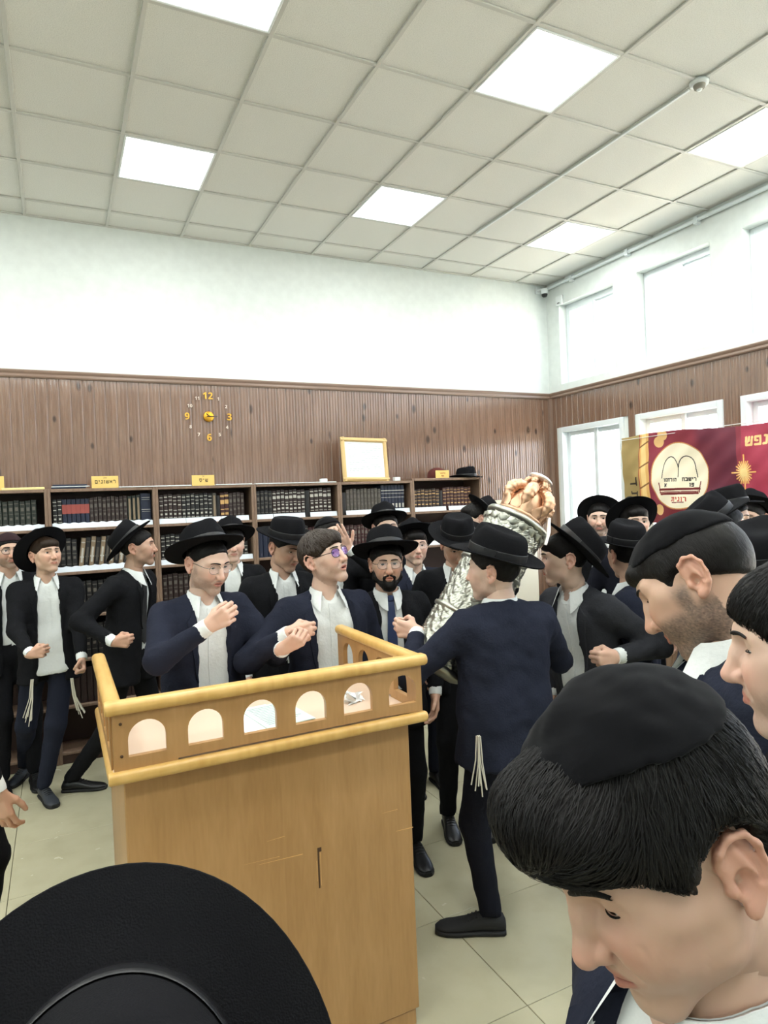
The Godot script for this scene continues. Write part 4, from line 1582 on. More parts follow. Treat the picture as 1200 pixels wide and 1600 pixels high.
func head_field(o: Dictionary) -> Field:
	var f := Field.new()
	var jw: float = o.get("jaw", 1.0)
	var nl: float = o.get("nose", 1.0)
	var open_: float = o.get("open", 0.0)
	var shut: float = o.get("shut", 0.0)
	var ch: float = o.get("chin", 1.0)
	var ck: float = o.get("cheek", 1.0)
	# skull and face masses
	f.ell(Vector3(0, 0.034, -0.014), Vector3(0.077, 0.088, 0.096), 0.02)
	f.ell(Vector3(0, -0.012, 0.030), Vector3(0.059, 0.082, 0.060), 0.035)
	f.cone(Vector3(0, 0.058, 0.050), Vector3(0, 0.034, 0.060), 0.029, 0.024, 0.03)
	for s: float in [-1.0, 1.0]:
		f.cone(Vector3(s * 0.053 * jw, -0.03, 0.0), Vector3(s * 0.046 * jw, -0.062, 0.010), 0.018, 0.016, 0.03)
		f.cone(Vector3(s * 0.046 * jw, -0.062, 0.010), Vector3(s * 0.014, -0.099 - open_ * 0.6, 0.060), 0.017, 0.015, 0.028)
		f.cone(Vector3(s * 0.052, -0.004, 0.046), Vector3(s * 0.036, -0.018, 0.066), 0.020, 0.019 * ck, 0.03)
		f.ball(Vector3(s * 0.032, -0.045, 0.056), 0.022 * ck, 0.03)
		# brow ridge
		f.cone(Vector3(s * 0.012, 0.030, 0.081), Vector3(s * 0.046, 0.031, 0.066), 0.0105, 0.0105, 0.02)
	# chin
	f.ell(Vector3(0, -0.098 - open_ * 0.6, 0.066), Vector3(0.024, 0.018, 0.020) * ch, 0.02)
	# mouth mound
	f.ell(Vector3(0, -0.058, 0.068), Vector3(0.030, 0.026, 0.023), 0.02)
	# neck
	f.cone(Vector3(0, -0.040, -0.022), Vector3(0, -0.10, -0.030), 0.053, 0.052, 0.03)
	# sockets
	for s: float in [-1.0, 1.0]:
		f.ell(Vector3(s * 0.031, 0.011, 0.094), Vector3(0.021, 0.013, 0.016), 0.016, 1)
	# eyelid balls and slits
	for s: float in [-1.0, 1.0]:
		var e := Vector3(s * EYE.x, EYE.y, EYE.z)
		f.ball(e, 0.0142, 0.006)
		if shut < 0.95:
			f.ell(e + Vector3(0, -0.0006 - 0.002 * shut, 0.016), Vector3(0.0145, 0.0058 * (1.0 - shut), 0.016), 0.0015, 1)
		# upper lid fold
		f.cone(e + Vector3(-s * 0.011, 0.0072, 0.0105), e + Vector3(s * 0.012, 0.0066, 0.0075), 0.0022, 0.0022, 0.004)
	# nose
	var tip := Vector3(0, -0.0285 - 0.004 * (nl - 1.0), 0.1085 + 0.016 * (nl - 1.0))
	f.cone(Vector3(0, 0.024, 0.083), Vector3(0, 0.002, 0.0945 + 0.006 * (nl - 1.0)), 0.0085, 0.0085, 0.012)
	f.cone(Vector3(0, 0.002, 0.0935 + 0.006 * (nl - 1.0)), tip, 0.0085, 0.0115, 0.012)
	f.cone(tip + Vector3(0, -0.005, -0.004), Vector3(0, -0.038, 0.088), 0.0062, 0.006, 0.008)
	for s: float in [-1.0, 1.0]:
		f.ell(Vector3(s * 0.0125, -0.031, 0.094), Vector3(0.0078, 0.0088, 0.0115), 0.008)
		f.ell(Vector3(s * 0.0068, -0.0405, 0.0975), Vector3(0.0036, 0.005, 0.0055), 0.002, 1)
		# fold beside the nose
		f.cone(Vector3(s * 0.020, -0.033, 0.0905), Vector3(s * 0.030, -0.052, 0.086), 0.0016, 0.0008, 0.012, 1)
	# lips
	var lo_ := -0.0665 - open_
	for s: float in [-1.0, 1.0]:
		f.cone(Vector3(s * 0.0045, -0.0548, 0.0915), Vector3(s * 0.026, -0.0605 - open_ * 0.35, 0.0790), 0.0052, 0.0026, 0.005)
		f.cone(Vector3(0, lo_, 0.0905 - open_ * 0.35), Vector3(s * 0.025, -0.0615 - open_ * 0.4, 0.0790), 0.0060, 0.0028, 0.005)
	f.cone(Vector3(-0.026, -0.061 - open_ * 0.4, 0.0885), Vector3(0.026, -0.061 - open_ * 0.4, 0.0885), 0.0012, 0.0012, 0.002, 1)
	f.cone(Vector3(-0.012, -0.0608 - open_ * 0.5, 0.098), Vector3(0.012, -0.0608 - open_ * 0.5, 0.098), 0.0011, 0.0011, 0.002, 1)
	if open_ > 0.002:
		f.ell(Vector3(0, -0.0608 - open_ * 0.5, 0.094), Vector3(0.017, open_ * 0.62, 0.022), 0.003, 1)
	# dent under the lower lip
	f.cone(Vector3(-0.012, -0.080 - open_, 0.0935), Vector3(0.012, -0.080 - open_, 0.0935), 0.006, 0.006, 0.008, 1)
	# ears
	for s: float in [-1.0, 1.0]:
		var e := Vector3(s * 0.0765, -0.004, -0.012)
		var out := Vector3(s * 0.72, 0, -0.69)       # the shell stands out and back
		var rim := []
		for q in [[0.006, 0.016, 0.2], [0.003, 0.031, 0.75], [-0.010, 0.0385, 1.0], [-0.024, 0.034, 1.1], [-0.0315, 0.019, 1.15], [-0.031, 0.001, 1.0], [-0.0245, -0.014, 0.75], [-0.014, -0.025, 0.45], [-0.005, -0.030, 0.25]]:
			rim.append(e + Vector3(0, q[1], q[0]) + Vector3(s, 0, 0) * 0.0115 * q[2] + Vector3(s * 0.001, 0, 0))
		for i in rim.size() - 1:
			var rr := 0.0036 if i < 6 else 0.0048
			f.cone(rim[i], rim[i + 1], rr, rr, 0.004)
		# shell plate
		f.ell(e + Vector3(s * 0.0035, 0.006, -0.0125), Vector3(0.0062, 0.0335, 0.0215), 0.005)
		f.cone(e + Vector3(s * 0.008, 0.024, -0.012), e + Vector3(s * 0.0105, -0.008, -0.019), 0.004, 0.0042, 0.005)
		# groove inside the rim
		for i in range(1, 6):
			var m0: Vector3 = rim[i].lerp(e + Vector3(s * 0.012, 0.004, -0.013), 0.27) + Vector3(s * 0.0022, 0, 0)
			var m1: Vector3 = rim[i + 1].lerp(e + Vector3(s * 0.012, 0.004, -0.013), 0.27) + Vector3(s * 0.0022, 0, 0)
			f.cone(m0, m1, 0.0034, 0.0034, 0.003, 1)
		# bowl
		f.ell(e + Vector3(s * 0.0125, -0.004, -0.0075), Vector3(0.0125, 0.012, 0.0095), 0.004, 1)
		f.ball(e + Vector3(s * 0.004, -0.006, 0.0045), 0.0055, 0.004)
		f.ell(e + Vector3(s * 0.006, -0.029, -0.005), Vector3(0.0052, 0.0085, 0.0075), 0.006)
	return f

func head_net(o: Dictionary) -> Array:
	var key := str(o)
	if not head_cache.has(key):
		var f := head_field(o)
		var r := net(f, Vector3(-0.105, -0.20, -0.125), Vector3(0.105, 0.135, 0.135), o.get("cell", 0.0042))
		r.append(f)
		head_cache[key] = r
	return head_cache[key]

func skin_colour(p: Vector3, tone: Color, stubble: float, open_: float) -> Color:
	var c := tone
	var ax := absf(p.x)
	# warmer cheeks, nose and ears
	var warm := 0.0
	warm += exp(-(pow((ax - 0.042) / 0.022, 2) + pow((p.y + 0.022) / 0.022, 2))) * (1.0 if p.z > 0.03 else 0.0)
	warm += exp(-(pow(ax / 0.016, 2) + pow((p.y + 0.028) / 0.014, 2))) * (1.0 if p.z > 0.09 else 0.0)
	if ax > 0.0775 and p.z < 0.012 and p.y > -0.05 and p.y < 0.045:
		warm += 1.0
	c = c.lerp(Color(tone.r * 1.02, tone.g * 0.74, tone.b * 0.70), clampf(warm, 0, 1) * 0.6)
	# stubble
	if stubble > 0.0 and p.z > -0.03:
		var jaw := smoothstep(-0.028, -0.052, p.y + 0.25 * maxf(0.0, 0.03 - ax) * 0.0) * smoothstep(-0.125, -0.10, p.y)
		if p.z > 0.05 and ax < 0.03:
			jaw *= smoothstep(-0.040, -0.048, p.y)
		jaw = maxf(jaw, smoothstep(0.058, 0.066, ax) * smoothstep(0.012, -0.015, p.y) * smoothstep(-0.004, 0.008, p.z) * (1.0 - smoothstep(0.018, 0.04, p.z)))
		var n := 0.8 + 0.35 * fnl.get_noise_3dv(p * 420.0)
		c = c.lerp(Color(0.045, 0.035, 0.03), jaw * stubble * n)
	# lips
	if p.z > 0.07:
		var ly := -0.0605 - open_ * 0.5
		var hw := 0.0105 + open_ * 0.5
		var l := 1.0 - pow(ax / 0.026, 2) - pow((p.y - ly) / hw, 2)
		if l > 0.0:
			c = c.lerp(Color(tone.r * 0.80, tone.g * 0.46, tone.b * 0.46), clampf(l * 2.2, 0, 0.85))
			if open_ > 0.002 and p.z < 0.082 and absf(p.y - ly) < open_ * 0.8:
				c = Color(0.08, 0.02, 0.02)
	return c

func eye_mesh(dark: Color) -> ArrayMesh:
	# ball with the iris towards +z
	var s := Soup.new()
	var rings := []
	for i in 19:
		var a := PI * i / 18.0
		rings.append(ring(Vector3(0, 0, -cos(a) * 0.0128), Vector3(sin(a) * 0.0128, 0, 0), Vector3(0, sin(a) * 0.0128, 0), 18))
	s.grid(rings, true)
	for p in s.v:
		var t := acos(clampf(p.z / 0.0128, -1, 1))
		s.col.append(Color(0.01, 0.01, 0.01) if t < 0.2 else (dark if t < 0.58 else Color(0.72, 0.70, 0.66)))
	return soup_mesh(s)

func brow_soup(f: Field, s: float, thick: float, lift := 0.0) -> Soup:
	var pts := []
	for i in 9:
		var q := i / 8.0
		var x := s * lerpf(0.010, 0.050, q)
		var y := 0.0315 + 0.0045 * sin(q * 2.2) - 0.004 * q * q + lift
		var z := f.front(x, y, 0.12)
		pts.append([Vector3(x, y, z), lerpf(1.0, 0.45, q * q) * (0.75 if i == 0 else 1.0)])
	var sp := Soup.new()
	var rings := []
	for q in pts:
		var c: Vector3 = q[0]
		var t: float = thick * q[1]
		rings.append(PackedVector3Array([c + Vector3(0, -t, -0.001), c + Vector3(0, -t * 0.5, 0.0018), c + Vector3(0, t * 0.5, 0.0018), c + Vector3(0, t, -0.001)]))
	if s < 0:
		rings.reverse()
	sp.grid(rings, false)
	return sp

func hair_field(o: Dictionary) -> Field:
	# short hair cap; o: grow, front (hairline height), extra list of ellipsoids
	var f := Field.new()
	var g: float = o.get("grow", 0.009)
	f.ell(Vector3(0, 0.034, -0.014), Vector3(0.077 + g, 0.088 + g, 0.096 + g), 0.02)
	f.cone(Vector3(0, 0.058, 0.050), Vector3(0, 0.034, 0.060), 0.029 + g * 0.9, 0.024 + g * 0.9, 0.03)
	for e in o.get("extra", []):
		f.ell(e[0], e[1], e[2])
	var hl: float = o.get("front", 0.062)
	# hairline plane through the forehead and the nape
	var p1 := Vector2(0.088, hl)
	var p2 := Vector2(-0.088, o.get("nape", -0.062))
	var d := (p1 - p2).normalized()
	var n := Vector2(d.y, -d.x)      # (z, y) pointing down
	if n.y > 0:
		n = -n
	f.plane(Vector3(0, n.y, n.x), n.dot(p1), 0.01)
	for e in o.get("after", []):
		f.ell(e[0], e[1], e[2])
	# clear the ears
	for s: float in [-1.0, 1.0]:
		f.ell(Vector3(s * 0.090, -0.008 + o.get("earlift", 0.0), -0.002 + o.get("earback", 0.0)), o.get("earclear", Vector3(0.022, 0.036, 0.034)), 0.008 if not o.has("earclear") else 0.02, 1)
	f.noise = fnl
	f.amp = o.get("tuft", 0.002)
	f.nscale = Vector3(120, 40, 120)
	return f

func lash_soup(s: float, shut: float) -> Soup:
	# dark line of lashes along the edge of the upper lid
	var sp := Soup.new()
	var pts := []
	for i in 9:
		var q := i / 8.0
		var az := lerpf(-0.85, 0.85, q) + 0.25 * s
		var el := (0.30 - 0.62 * shut) * cos((q - 0.5) * 2.2) - 0.06 - 0.12 * shut
		pts.append(Vector3(s * EYE.x, EYE.y, EYE.z) + Vector3(sin(az) * cos(el), sin(el), cos(az) * cos(el)) * 0.0148)
	sp.add(tube(pts, [0.0003, 0.0007, 0.001, 0.0011, 0.0011, 0.0011, 0.001, 0.0007, 0.0003], 6))
	return sp

# ------------------------------------------------------------------ people
var hat_meshes := []
var hand_cache := {}
var shoe_meshes := []
var person_parts := {}

func people_materials() -> void:
	var m := mat("skin", Color.WHITE, 0.52)
	m.vertex_color_use_as_albedo = true
	m.subsurf_scatter_enabled = true
	m.subsurf_scatter_strength = 0.08
	m = mat("eye", Color.WHITE, 0.12)
	m.vertex_color_use_as_albedo = true
	for q in [["navy", Color(0.145, 0.157, 0.205)], ["black", Color(0.10, 0.102, 0.112)], ["charcoal", Color(0.19, 0.194, 0.21)], ["blueblack", Color(0.105, 0.11, 0.14)]]:
		m = mat("suit " + q[0], q[1], 0.88)
		m.metallic_specular = 0.18
		m.rim_enabled = true
		m.rim = 0.08
		m.rim_tint = 0.8
		m.normal_enabled = true
		m.normal_texture = cloth_normal()
		m.normal_scale = 0.5
		tri(m, 5.0)
	m = mat("shirt", Color(0.86, 0.875, 0.87), 0.8)
	m.normal_enabled = true
	m.normal_texture = cloth_normal()
	m.normal_scale = 0.35
	tri(m, 3.0)
	mat("tie_dark", Color(0.13, 0.15, 0.22), 0.55)
	mat("tie_blue", Color(0.17, 0.23, 0.38), 0.5)
	mat("tie_grey", Color(0.16, 0.16, 0.17), 0.55)
	for q in [["hair black", Color(0.065, 0.055, 0.05)], ["hair brown", Color(0.16, 0.115, 0.08)], ["hair grey", Color(0.2, 0.19, 0.18)]]:
		m = mat(q[0], q[1], 0.5)
		m.metallic_specular = 0.3
		m.normal_enabled = true
		m.normal_texture = hair_normal()
		m.normal_scale = 0.8
		tri(m, 7.0)
	mat("locks_brown", Color(0.19, 0.14, 0.10), 0.42)
	mat("locks", Color(0.075, 0.07, 0.07), 0.36).metallic_specular = 0.32
	m = mat("velvet", Color(0.075, 0.075, 0.083), 0.95)
	m.metallic_specular = 0.12
	m.rim_enabled = true
	m.rim = 0.6
	m.rim_tint = 0.6
	m = mat("velvet_maroon", Color(0.14, 0.05, 0.075), 0.95)
	mat("shoe_black", Color(0.055, 0.055, 0.06), 0.38)
	mat("shoe_suede", Color(0.10, 0.10, 0.10), 0.85)
	mat("shoe_grey", Color(0.20, 0.215, 0.24), 0.5)
	mat("sole", Color(0.05, 0.05, 0.05), 0.7)
	mat("sock", Color(0.30, 0.31, 0.34), 0.9)
	mat("fringe", Color(0.80, 0.78, 0.72), 0.8)
	mat("frame_metal", Color(0.55, 0.53, 0.5), 0.25, 0.8)
	mat("frame_black", Color(0.06, 0.05, 0.06), 0.3)
	m = mat("lens", Color(0.95, 0.97, 1.0, 0.10), 0.03)
	m.transparency = BaseMaterial3D.TRANSPARENCY_ALPHA
	m = mat("lens_violet", Color(0.45, 0.30, 0.75, 0.45), 0.05)
	m.transparency = BaseMaterial3D.TRANSPARENCY_ALPHA
	var hs := hat_soup()
	hat_meshes = [soup_mesh(hs[0]), soup_mesh(hs[1])]
	shoe_meshes = make_shoe()

var _cn: NoiseTexture2D
func cloth_normal() -> NoiseTexture2D:
	if _cn == null:
		_cn = noise_tex(0.035, [], 61, 512, FastNoiseLite.TYPE_SIMPLEX_SMOOTH, 5, true, 6.0)
	return _cn
var _hn: ImageTexture
func hair_normal() -> ImageTexture:
	if _hn == null:
		var n := FastNoiseLite.new()
		n.seed = 12
		n.frequency = 0.02
		var im := Image.create(256, 256, false, Image.FORMAT_L8)
		for y in 256:
			for x in 256:
				var v := 0.5 + 0.5 * n.get_noise_2d(x * 22.0, absf(y - 128.0) * 1.2)
				im.set_pixel(x, y, Color(v, v, v))
		im.convert(Image.FORMAT_RGBA8)
		im.bump_map_to_normal_map(3.0)
		_hn = ImageTexture.create_from_image(im)
	return _hn

func make_shoe() -> Array:
	# heel at z 0, toe at +z, ground at y 0; [upper, sole]
	var secs := [[-0.005, 0.022, 0.055, 0.02], [0.005, 0.033, 0.078, 0.012], [0.04, 0.036, 0.085, 0.012], [0.085, 0.036, 0.088, 0.012], [0.12, 0.037, 0.078, 0.012], [0.16, 0.041, 0.062, 0.012], [0.20, 0.045, 0.050, 0.012], [0.24, 0.043, 0.044, 0.012], [0.268, 0.034, 0.038, 0.013], [0.285, 0.018, 0.030, 0.016]]
	var rings := []
	var soles := []
	for q in secs:
		var rg := PackedVector3Array()
		var so := PackedVector3Array()
		for i in 16:
			var a := TAU * i / 16
			var c := cos(a)
			var s := sin(a)
			var h: float = q[2] - q[3]
			var w: float = q[1] * (1.0 - 0.18 * maxf(0.0, s))
			rg.append(Vector3(c * w, q[3] + h * 0.5 + h * 0.5 * (signf(s) * pow(absf(s), 0.8)), q[0]))
			so.append(Vector3(c * (q[1] + 0.004), 0.011 + 0.011 * signf(s) * pow(absf(s), 0.35), q[0] * 1.01 + (0.0 if q[0] < 0.2 else 0.002)))
		rings.append(rg)
		soles.append(so)
	var up := Soup.new()
	up.grid(rings, true, true, true)
	var sl := Soup.new()
	sl.grid(soles, true, true, true)
	var lace := Soup.new()
	for i in 4:
		lace.add(tube([Vector3(-0.024, 0.074 - 0.007 * i, 0.115 + 0.017 * i), Vector3(0, 0.083 - 0.007 * i, 0.118 + 0.017 * i), Vector3(0.024, 0.074 - 0.007 * i, 0.115 + 0.017 * i)], 0.0028, 6))
	return [soup_mesh(up), soup_mesh(sl), soup_mesh(lace)]

func hand_net(pose: String) -> Array:
	# right hand: wrist at origin, fingers along +y, palm towards +z, thumb on +x
	if hand_cache.has(pose):
		return hand_cache[pose]
	var f := Field.new()
	f.cone(Vector3(0, -0.016, 0), Vector3(0, 0.005, 0), 0.025, 0.025, 0.01)
	f.cone(Vector3(0.012, 0.0, 0), Vector3(0.026, 0.080, 0.0), 0.018, 0.0125, 0.014)
	f.cone(Vector3(-0.012, 0.0, 0), Vector3(-0.028, 0.074, 0.0), 0.018, 0.0115, 0.014)
	f.cone(Vector3(0, 0.03, 0), Vector3(0, 0.085, 0.0), 0.014, 0.012, 0.012)
	f.cone(Vector3(0.014, 0.015, 0.008), Vector3(0.03, 0.045, 0.012), 0.016, 0.012, 0.012)
	var curls: Array = {"relaxed": [18.0, 28.0, 18.0, 6.0], "fist": [72.0, 92.0, 55.0, 4.0], "grip": [48.0, 62.0, 35.0, 3.0], "pinch": [42.0, 58.0, 30.0, 5.0], "flat": [6.0, 10.0, 6.0, 8.0]}[pose]
	var lens := [[0.040, 0.024, 0.020], [0.045, 0.028, 0.022], [0.042, 0.026, 0.021], [0.032, 0.020, 0.018]]
	var xs := [0.029, 0.0095, -0.0105, -0.029]
	var ys := [0.084, 0.089, 0.085, 0.074]
	for i in 4:
		var p := Vector3(xs[i], ys[i], 0.0)
		var ang := 0.0
		var side: float = deg_to_rad((1.5 - i) * curls[3] * 0.5)
		var prev_r := 0.0098 if i < 3 else 0.0085
		f.cone(Vector3(xs[i] * 0.7, 0.05, 0), p, 0.011, prev_r, 0.008)
		for k in 3:
			ang += deg_to_rad(curls[k] * (1.0 + 0.09 * i))
			var d := Vector3(sin(side) * cos(ang), cos(ang) * cos(side), sin(ang))
			var q: Vector3 = p + d * lens[i][k]
			var nr := prev_r * 0.93
			f.cone(p, q, prev_r, nr, 0.0035)
			p = q
			prev_r = nr
	var tb: Array = {"relaxed": [Vector3(0.62, 0.72, 0.30), Vector3(0.35, 0.88, 0.35), Vector3(0.2, 0.93, 0.3)], "fist": [Vector3(0.55, 0.55, 0.65), Vector3(-0.25, 0.75, 0.62), Vector3(-0.85, 0.35, 0.35)], "grip": [Vector3(0.6, 0.5, 0.62), Vector3(0.1, 0.72, 0.7), Vector3(-0.4, 0.7, 0.6)], "pinch": [Vector3(0.45, 0.6, 0.66), Vector3(0.1, 0.8, 0.6), Vector3(0.0, 0.75, 0.66)], "flat": [Vector3(0.8, 0.6, 0.15), Vector3(0.6, 0.8, 0.1), Vector3(0.5, 0.85, 0.1)]}[pose]
	var tp := Vector3(0.024, 0.022, 0.008)
	var tr := 0.0135
	for k in 3:
		var q: Vector3 = tp + tb[k].normalized() * [0.034, 0.030, 0.024][k]
		f.cone(tp, q, tr, tr * 0.86, 0.006)
		tp = q
		tr *= 0.86
	var r := net(f, Vector3(-0.075, -0.085, -0.04), Vector3(0.105, 0.205, 0.11), 0.0038)
	hand_cache[pose] = r
	return r

func add_net(into: Soup, r: Array, t: Transform3D, flip := false) -> void:
	var k := into.v.size()
	for p in r[0]:
		into.v.append(t * p)
	var id: PackedInt32Array = r[1]
	for i in range(0, id.size(), 3):
		into.idx.append(k + id[i])
		if flip:
			into.idx.append(k + id[i + 2])
			into.idx.append(k + id[i + 1])
		else:
			into.idx.append(k + id[i + 1])
			into.idx.append(k + id[i + 2])

func two_bone(a: Vector3, c: Vector3, l1: float, l2: float, pole: Vector3) -> Vector3:
	var d := c - a
	var L := d.length()
	if L > (l1 + l2) * 0.995:
		return a + d * l1 / (l1 + l2)
	var x := (L * L + l1 * l1 - l2 * l2) / (2 * L)
	var h := sqrt(maxf(0.0, l1 * l1 - x * x))
	var u := d / L
	var w := (pole - u * pole.dot(u)).normalized()
	return a + u * x + w * h

func drape(f: Field, pts: Array, lift: float, nu: int, nv: int) -> Soup:
	# a thin patch laid on the front of a field: pts = [top-left, top-right, bottom-left, bottom-right] as Vector2
	var s := Soup.new()
	var rings := []
	var back := []
	for j in nv + 1:
		var row := PackedVector3Array()
		var rb := PackedVector3Array()
		for i in nu + 1:
			var u := i / float(nu)
			var v := j / float(nv)
			var p: Vector2 = pts[0].lerp(pts[1], u).lerp(pts[2].lerp(pts[3], u), v)
			var z := f.front(p.x, p.y)
			row.append(Vector3(p.x, p.y, z + lift))
			rb.append(Vector3(p.x, p.y, z - 0.004))
		rings.append(row)
		back.append(rb)
	rings.reverse()
	s.grid(rings, false)
	# rim
	var edge := PackedVector3Array()
	var edgeb := PackedVector3Array()
	back.reverse()
	for i in nu + 1:
		edge.append(rings[0][i]); edgeb.append(back[0][i])
	for j in range(1, nv + 1):
		edge.append(rings[j][nu]); edgeb.append(back[j][nu])
	for i in range(nu - 1, -1, -1):
		edge.append(rings[nv][i]); edgeb.append(back[nv][i])
	for j in range(nv - 1, 0, -1):
		edge.append(rings[j][0]); edgeb.append(back[j][0])
	s.grid([edgeb, edge], true)
	return s

func bounds(f: Field, pad: float) -> Array:
	var lo := Vector3.ONE * 1e3
	var hi := -lo
	for i in f.ty.size():
		if f.op[i] != 0:
			continue
		if f.ty[i] == 0:
			for q in [[f.a[i], f.r1[i]], [f.b[i], f.r2[i]]]:
				lo = lo.min(q[0] - Vector3.ONE * q[1])
				hi = hi.max(q[0] + Vector3.ONE * q[1])
		elif f.ty[i] == 1:
			lo = lo.min(f.a[i] - f.b[i])
			hi = hi.max(f.a[i] + f.b[i])
	return [lo - Vector3.ONE * pad, hi + Vector3.ONE * pad]

func person(o: Dictionary) -> Node3D:
	var s: float = o.get("s", 1.0)
	var head: Vector3 = o.head
	var yaw: float = deg_to_rad(o.yaw)
	var hy: Array = o.look
	var hb := Basis(Vector3.UP, deg_to_rad(hy[0])) * Basis(Vector3.RIGHT, deg_to_rad(hy[1])) * Basis(Vector3.BACK, deg_to_rad(hy[2] if hy.size() > 2 else 0.0))
	var lean: Array = o.get("lean", [0.0, 0.0])
	var tb := Basis(Vector3.UP, yaw) * Basis(Vector3.BACK, deg_to_rad(lean[1])) * Basis(Vector3.RIGHT, deg_to_rad(lean[0]))
	var hs: float = o.get("hs", 1.0)
	var neck_world: Vector3 = head + hb * Vector3(0, -0.055, -0.024) * hs
	var base: Vector3 = neck_world + tb * (Vector3(0, -o.get("neck", 0.078), -0.02) * s)      # base of the neck
	var pel: Vector3 = base - tb * (Vector3(0, 0.505, -0.01) * s)
	var T := Transform3D(tb.scaled(Vector3.ONE * s), pel)
	var root := thing("person", o.label, "person", Vector3(pel.x, 0, pel.z), yaw, o.get("group", ""))
	var inv := root.transform.affine_inverse()
	var Ti := T.affine_inverse()
	var suit: Material = mats["suit " + o.get("suit", "black")]
	var pants: Material = mats["suit " + o.get("pants", o.get("suit", "black"))]
	var cell: float = o.get("cell", 0.014)
	var tone: Color = o.get("tone", Color(0.56, 0.36, 0.26))
	# ---- arms
	var arms := []
	for side in 2:
		var sg := 1.0 if side == 0 else -1.0       # 0 is the left arm
		var sh := Vector3(sg * 0.178, 0.408, -0.012)
		var spec: Dictionary = o.get("lh" if side == 0 else "rh", {})
		var S := T * sh
		var W: Vector3
		if spec.has("p"):
			W = spec.p
		else:
			W = T * Vector3(sg * 0.235, -0.075, 0.045)
		var pole: Vector3 = tb * (spec.pole if spec.has("pole") else Vector3(sg * 0.55, -0.6, -0.45))
		var E := two_bone(S, W, 0.285 * s, 0.255 * s, pole)
		var fd := (W - E).normalized()
		var hd: Vector3 = spec.d.normalized() if spec.has("d") else fd
		var hn: Vector3 = spec.n if spec.has("n") else tb * Vector3(-sg, 0, 0.15)
		arms.append({"S": sh, "E": Ti * E, "W": Ti * W, "fd": fd, "hd": hd, "hn": hn, "Ww": W, "Ew": E, "pose": spec.get("pose", "relaxed"), "show": spec.get("show", true), "sg": sg})
	# ---- body (skin): head, neck, arms and hands as one mesh
	var body := Soup.new()
	var ho: Dictionary = o.get("headkind", {})
	var hn_ := head_net(ho)
	var HT := Transform3D(hb.scaled(Vector3.ONE * hs), head)
	add_net(body, hn_, inv * HT)
	var open_: float = ho.get("open", 0.0)
	for p in hn_[0]:
		body.col.append(skin_colour(p, tone, o.get("stubble", 0.0), open_))
	var nk := tube([inv * (HT * Vector3(0, -0.035, -0.022)), inv * (HT * Vector3(0, -0.075, -0.026)), inv * (base + tb * Vector3(0, 0.02, 0.012) * s), inv * (base + tb * Vector3(0, -0.05, 0.01) * s), inv * (T * Vector3(0, 0.30, 0))], [0.050 * hs, 0.0535 * hs, 0.057 * s, 0.062 * s, 0.075 * s], 20)
	body.add(nk)
	for A in arms:
		var t2 := tube([inv * (T * Vector3(0, 0.38, 0)), inv * (T * A.S), inv * A.Ew, inv * A.Ww], [0.04, 0.04, 0.032, 0.026], 10)
		body.add(t2)
	while body.col.size() < body.v.size():
		body.col.append(tone)
	for A in arms:
		if not A.show:
			continue
		var hnv: Vector3 = (A.hn - A.hd * A.hn.dot(A.hd)).normalized()
		var hx: Vector3 = A.hd.cross(hnv)
		var hbas := Basis(hx, A.hd, hnv)
		var mir := Basis.IDENTITY
		var flip := false
		if A.sg > 0:
			mir = Basis.from_scale(Vector3(-1, 1, 1))
			flip = true
		# thumb on +x is a right hand with palm +z and fingers +y
		var scale_h: float = o.get("hands", 1.0) * s
		add_net(body, hand_net(A.pose), inv * Transform3D((hbas * mir).scaled(Vector3.ONE * scale_h), A.Ww), flip)
		while body.col.size() < body.v.size():
			body.col.append(Color(tone.r * 0.98, tone.g * 0.90, tone.b * 0.86))
	part("body", soup_mesh(body), mats.skin, root)
	# ---- face details
	var f: Field = hn_[2]
	if not o.get("faceless", false):
		for sg: float in [-1.0, 1.0]:
			if ho.get("shut", 0.0) < 0.95:
				var gz: Vector2 = o.get("gaze", Vector2(0, 0))
				part("eye", eye_shared(), mats.eye, root, (inv * HT) * Vector3(sg * EYE.x, EYE.y, EYE.z), (inv * HT).basis * Basis(Vector3.UP, deg_to_rad(gz.x)) * Basis(Vector3.RIGHT, deg_to_rad(gz.y)))
			if o.has("lashes"):
				part("eyelashes", soup_mesh(lash_soup(sg, ho.get("shut", 0.0))), mats["hair black"], root, (inv * HT).origin, (inv * HT).basis)
			var bs := brow_soup(f, sg, o.get("brow", 0.0034))
			part("eyebrow", soup_mesh(bs), mats[o.get("hair", "hair black")], root, (inv * HT).origin, (inv * HT).basis)
	var hairm: Material = mats[o.get("hair", "hair black")]
	if not o.has("nohair"):
		var hf := hair_field(o.get("cut", {}))
		var key := "hair" + str(o.get("cut", {}))
		if not person_parts.has(key):
			person_parts[key] = net_mesh(hf, Vector3(-0.125, -0.15, -0.15), Vector3(0.125, 0.18, 0.16), o.get("haircell", 0.0055))
		part("hair", person_parts[key], hairm, root, (inv * HT).origin, (inv * HT).basis)
	if o.has("mane"):
		# full head of combed hair: a soft mass and single locks on it
		var mf := hair_field(o.mane)
		part("hair", net_mesh(mf, Vector3(-0.13, -0.15, -0.15), Vector3(0.13, 0.18, 0.18), 0.004), hairm, root, (inv * HT).origin, (inv * HT).basis)
		mf.amp = 0.0
		var low: Callable = func(p: Vector3) -> bool: return p.y > -0.055 and not (p.y < 0.058 and p.z > 0.045 and absf(p.x) < 0.05) and not (absf(p.x) > 0.06 and p.y < 0.045 and p.z > -0.05 and p.z < 0.05)
		var ear_zone: Callable = func(p: Vector3) -> bool: return absf(p.x) > 0.058 and p.y < 0.040 and p.z > -0.046 and p.z < 0.03
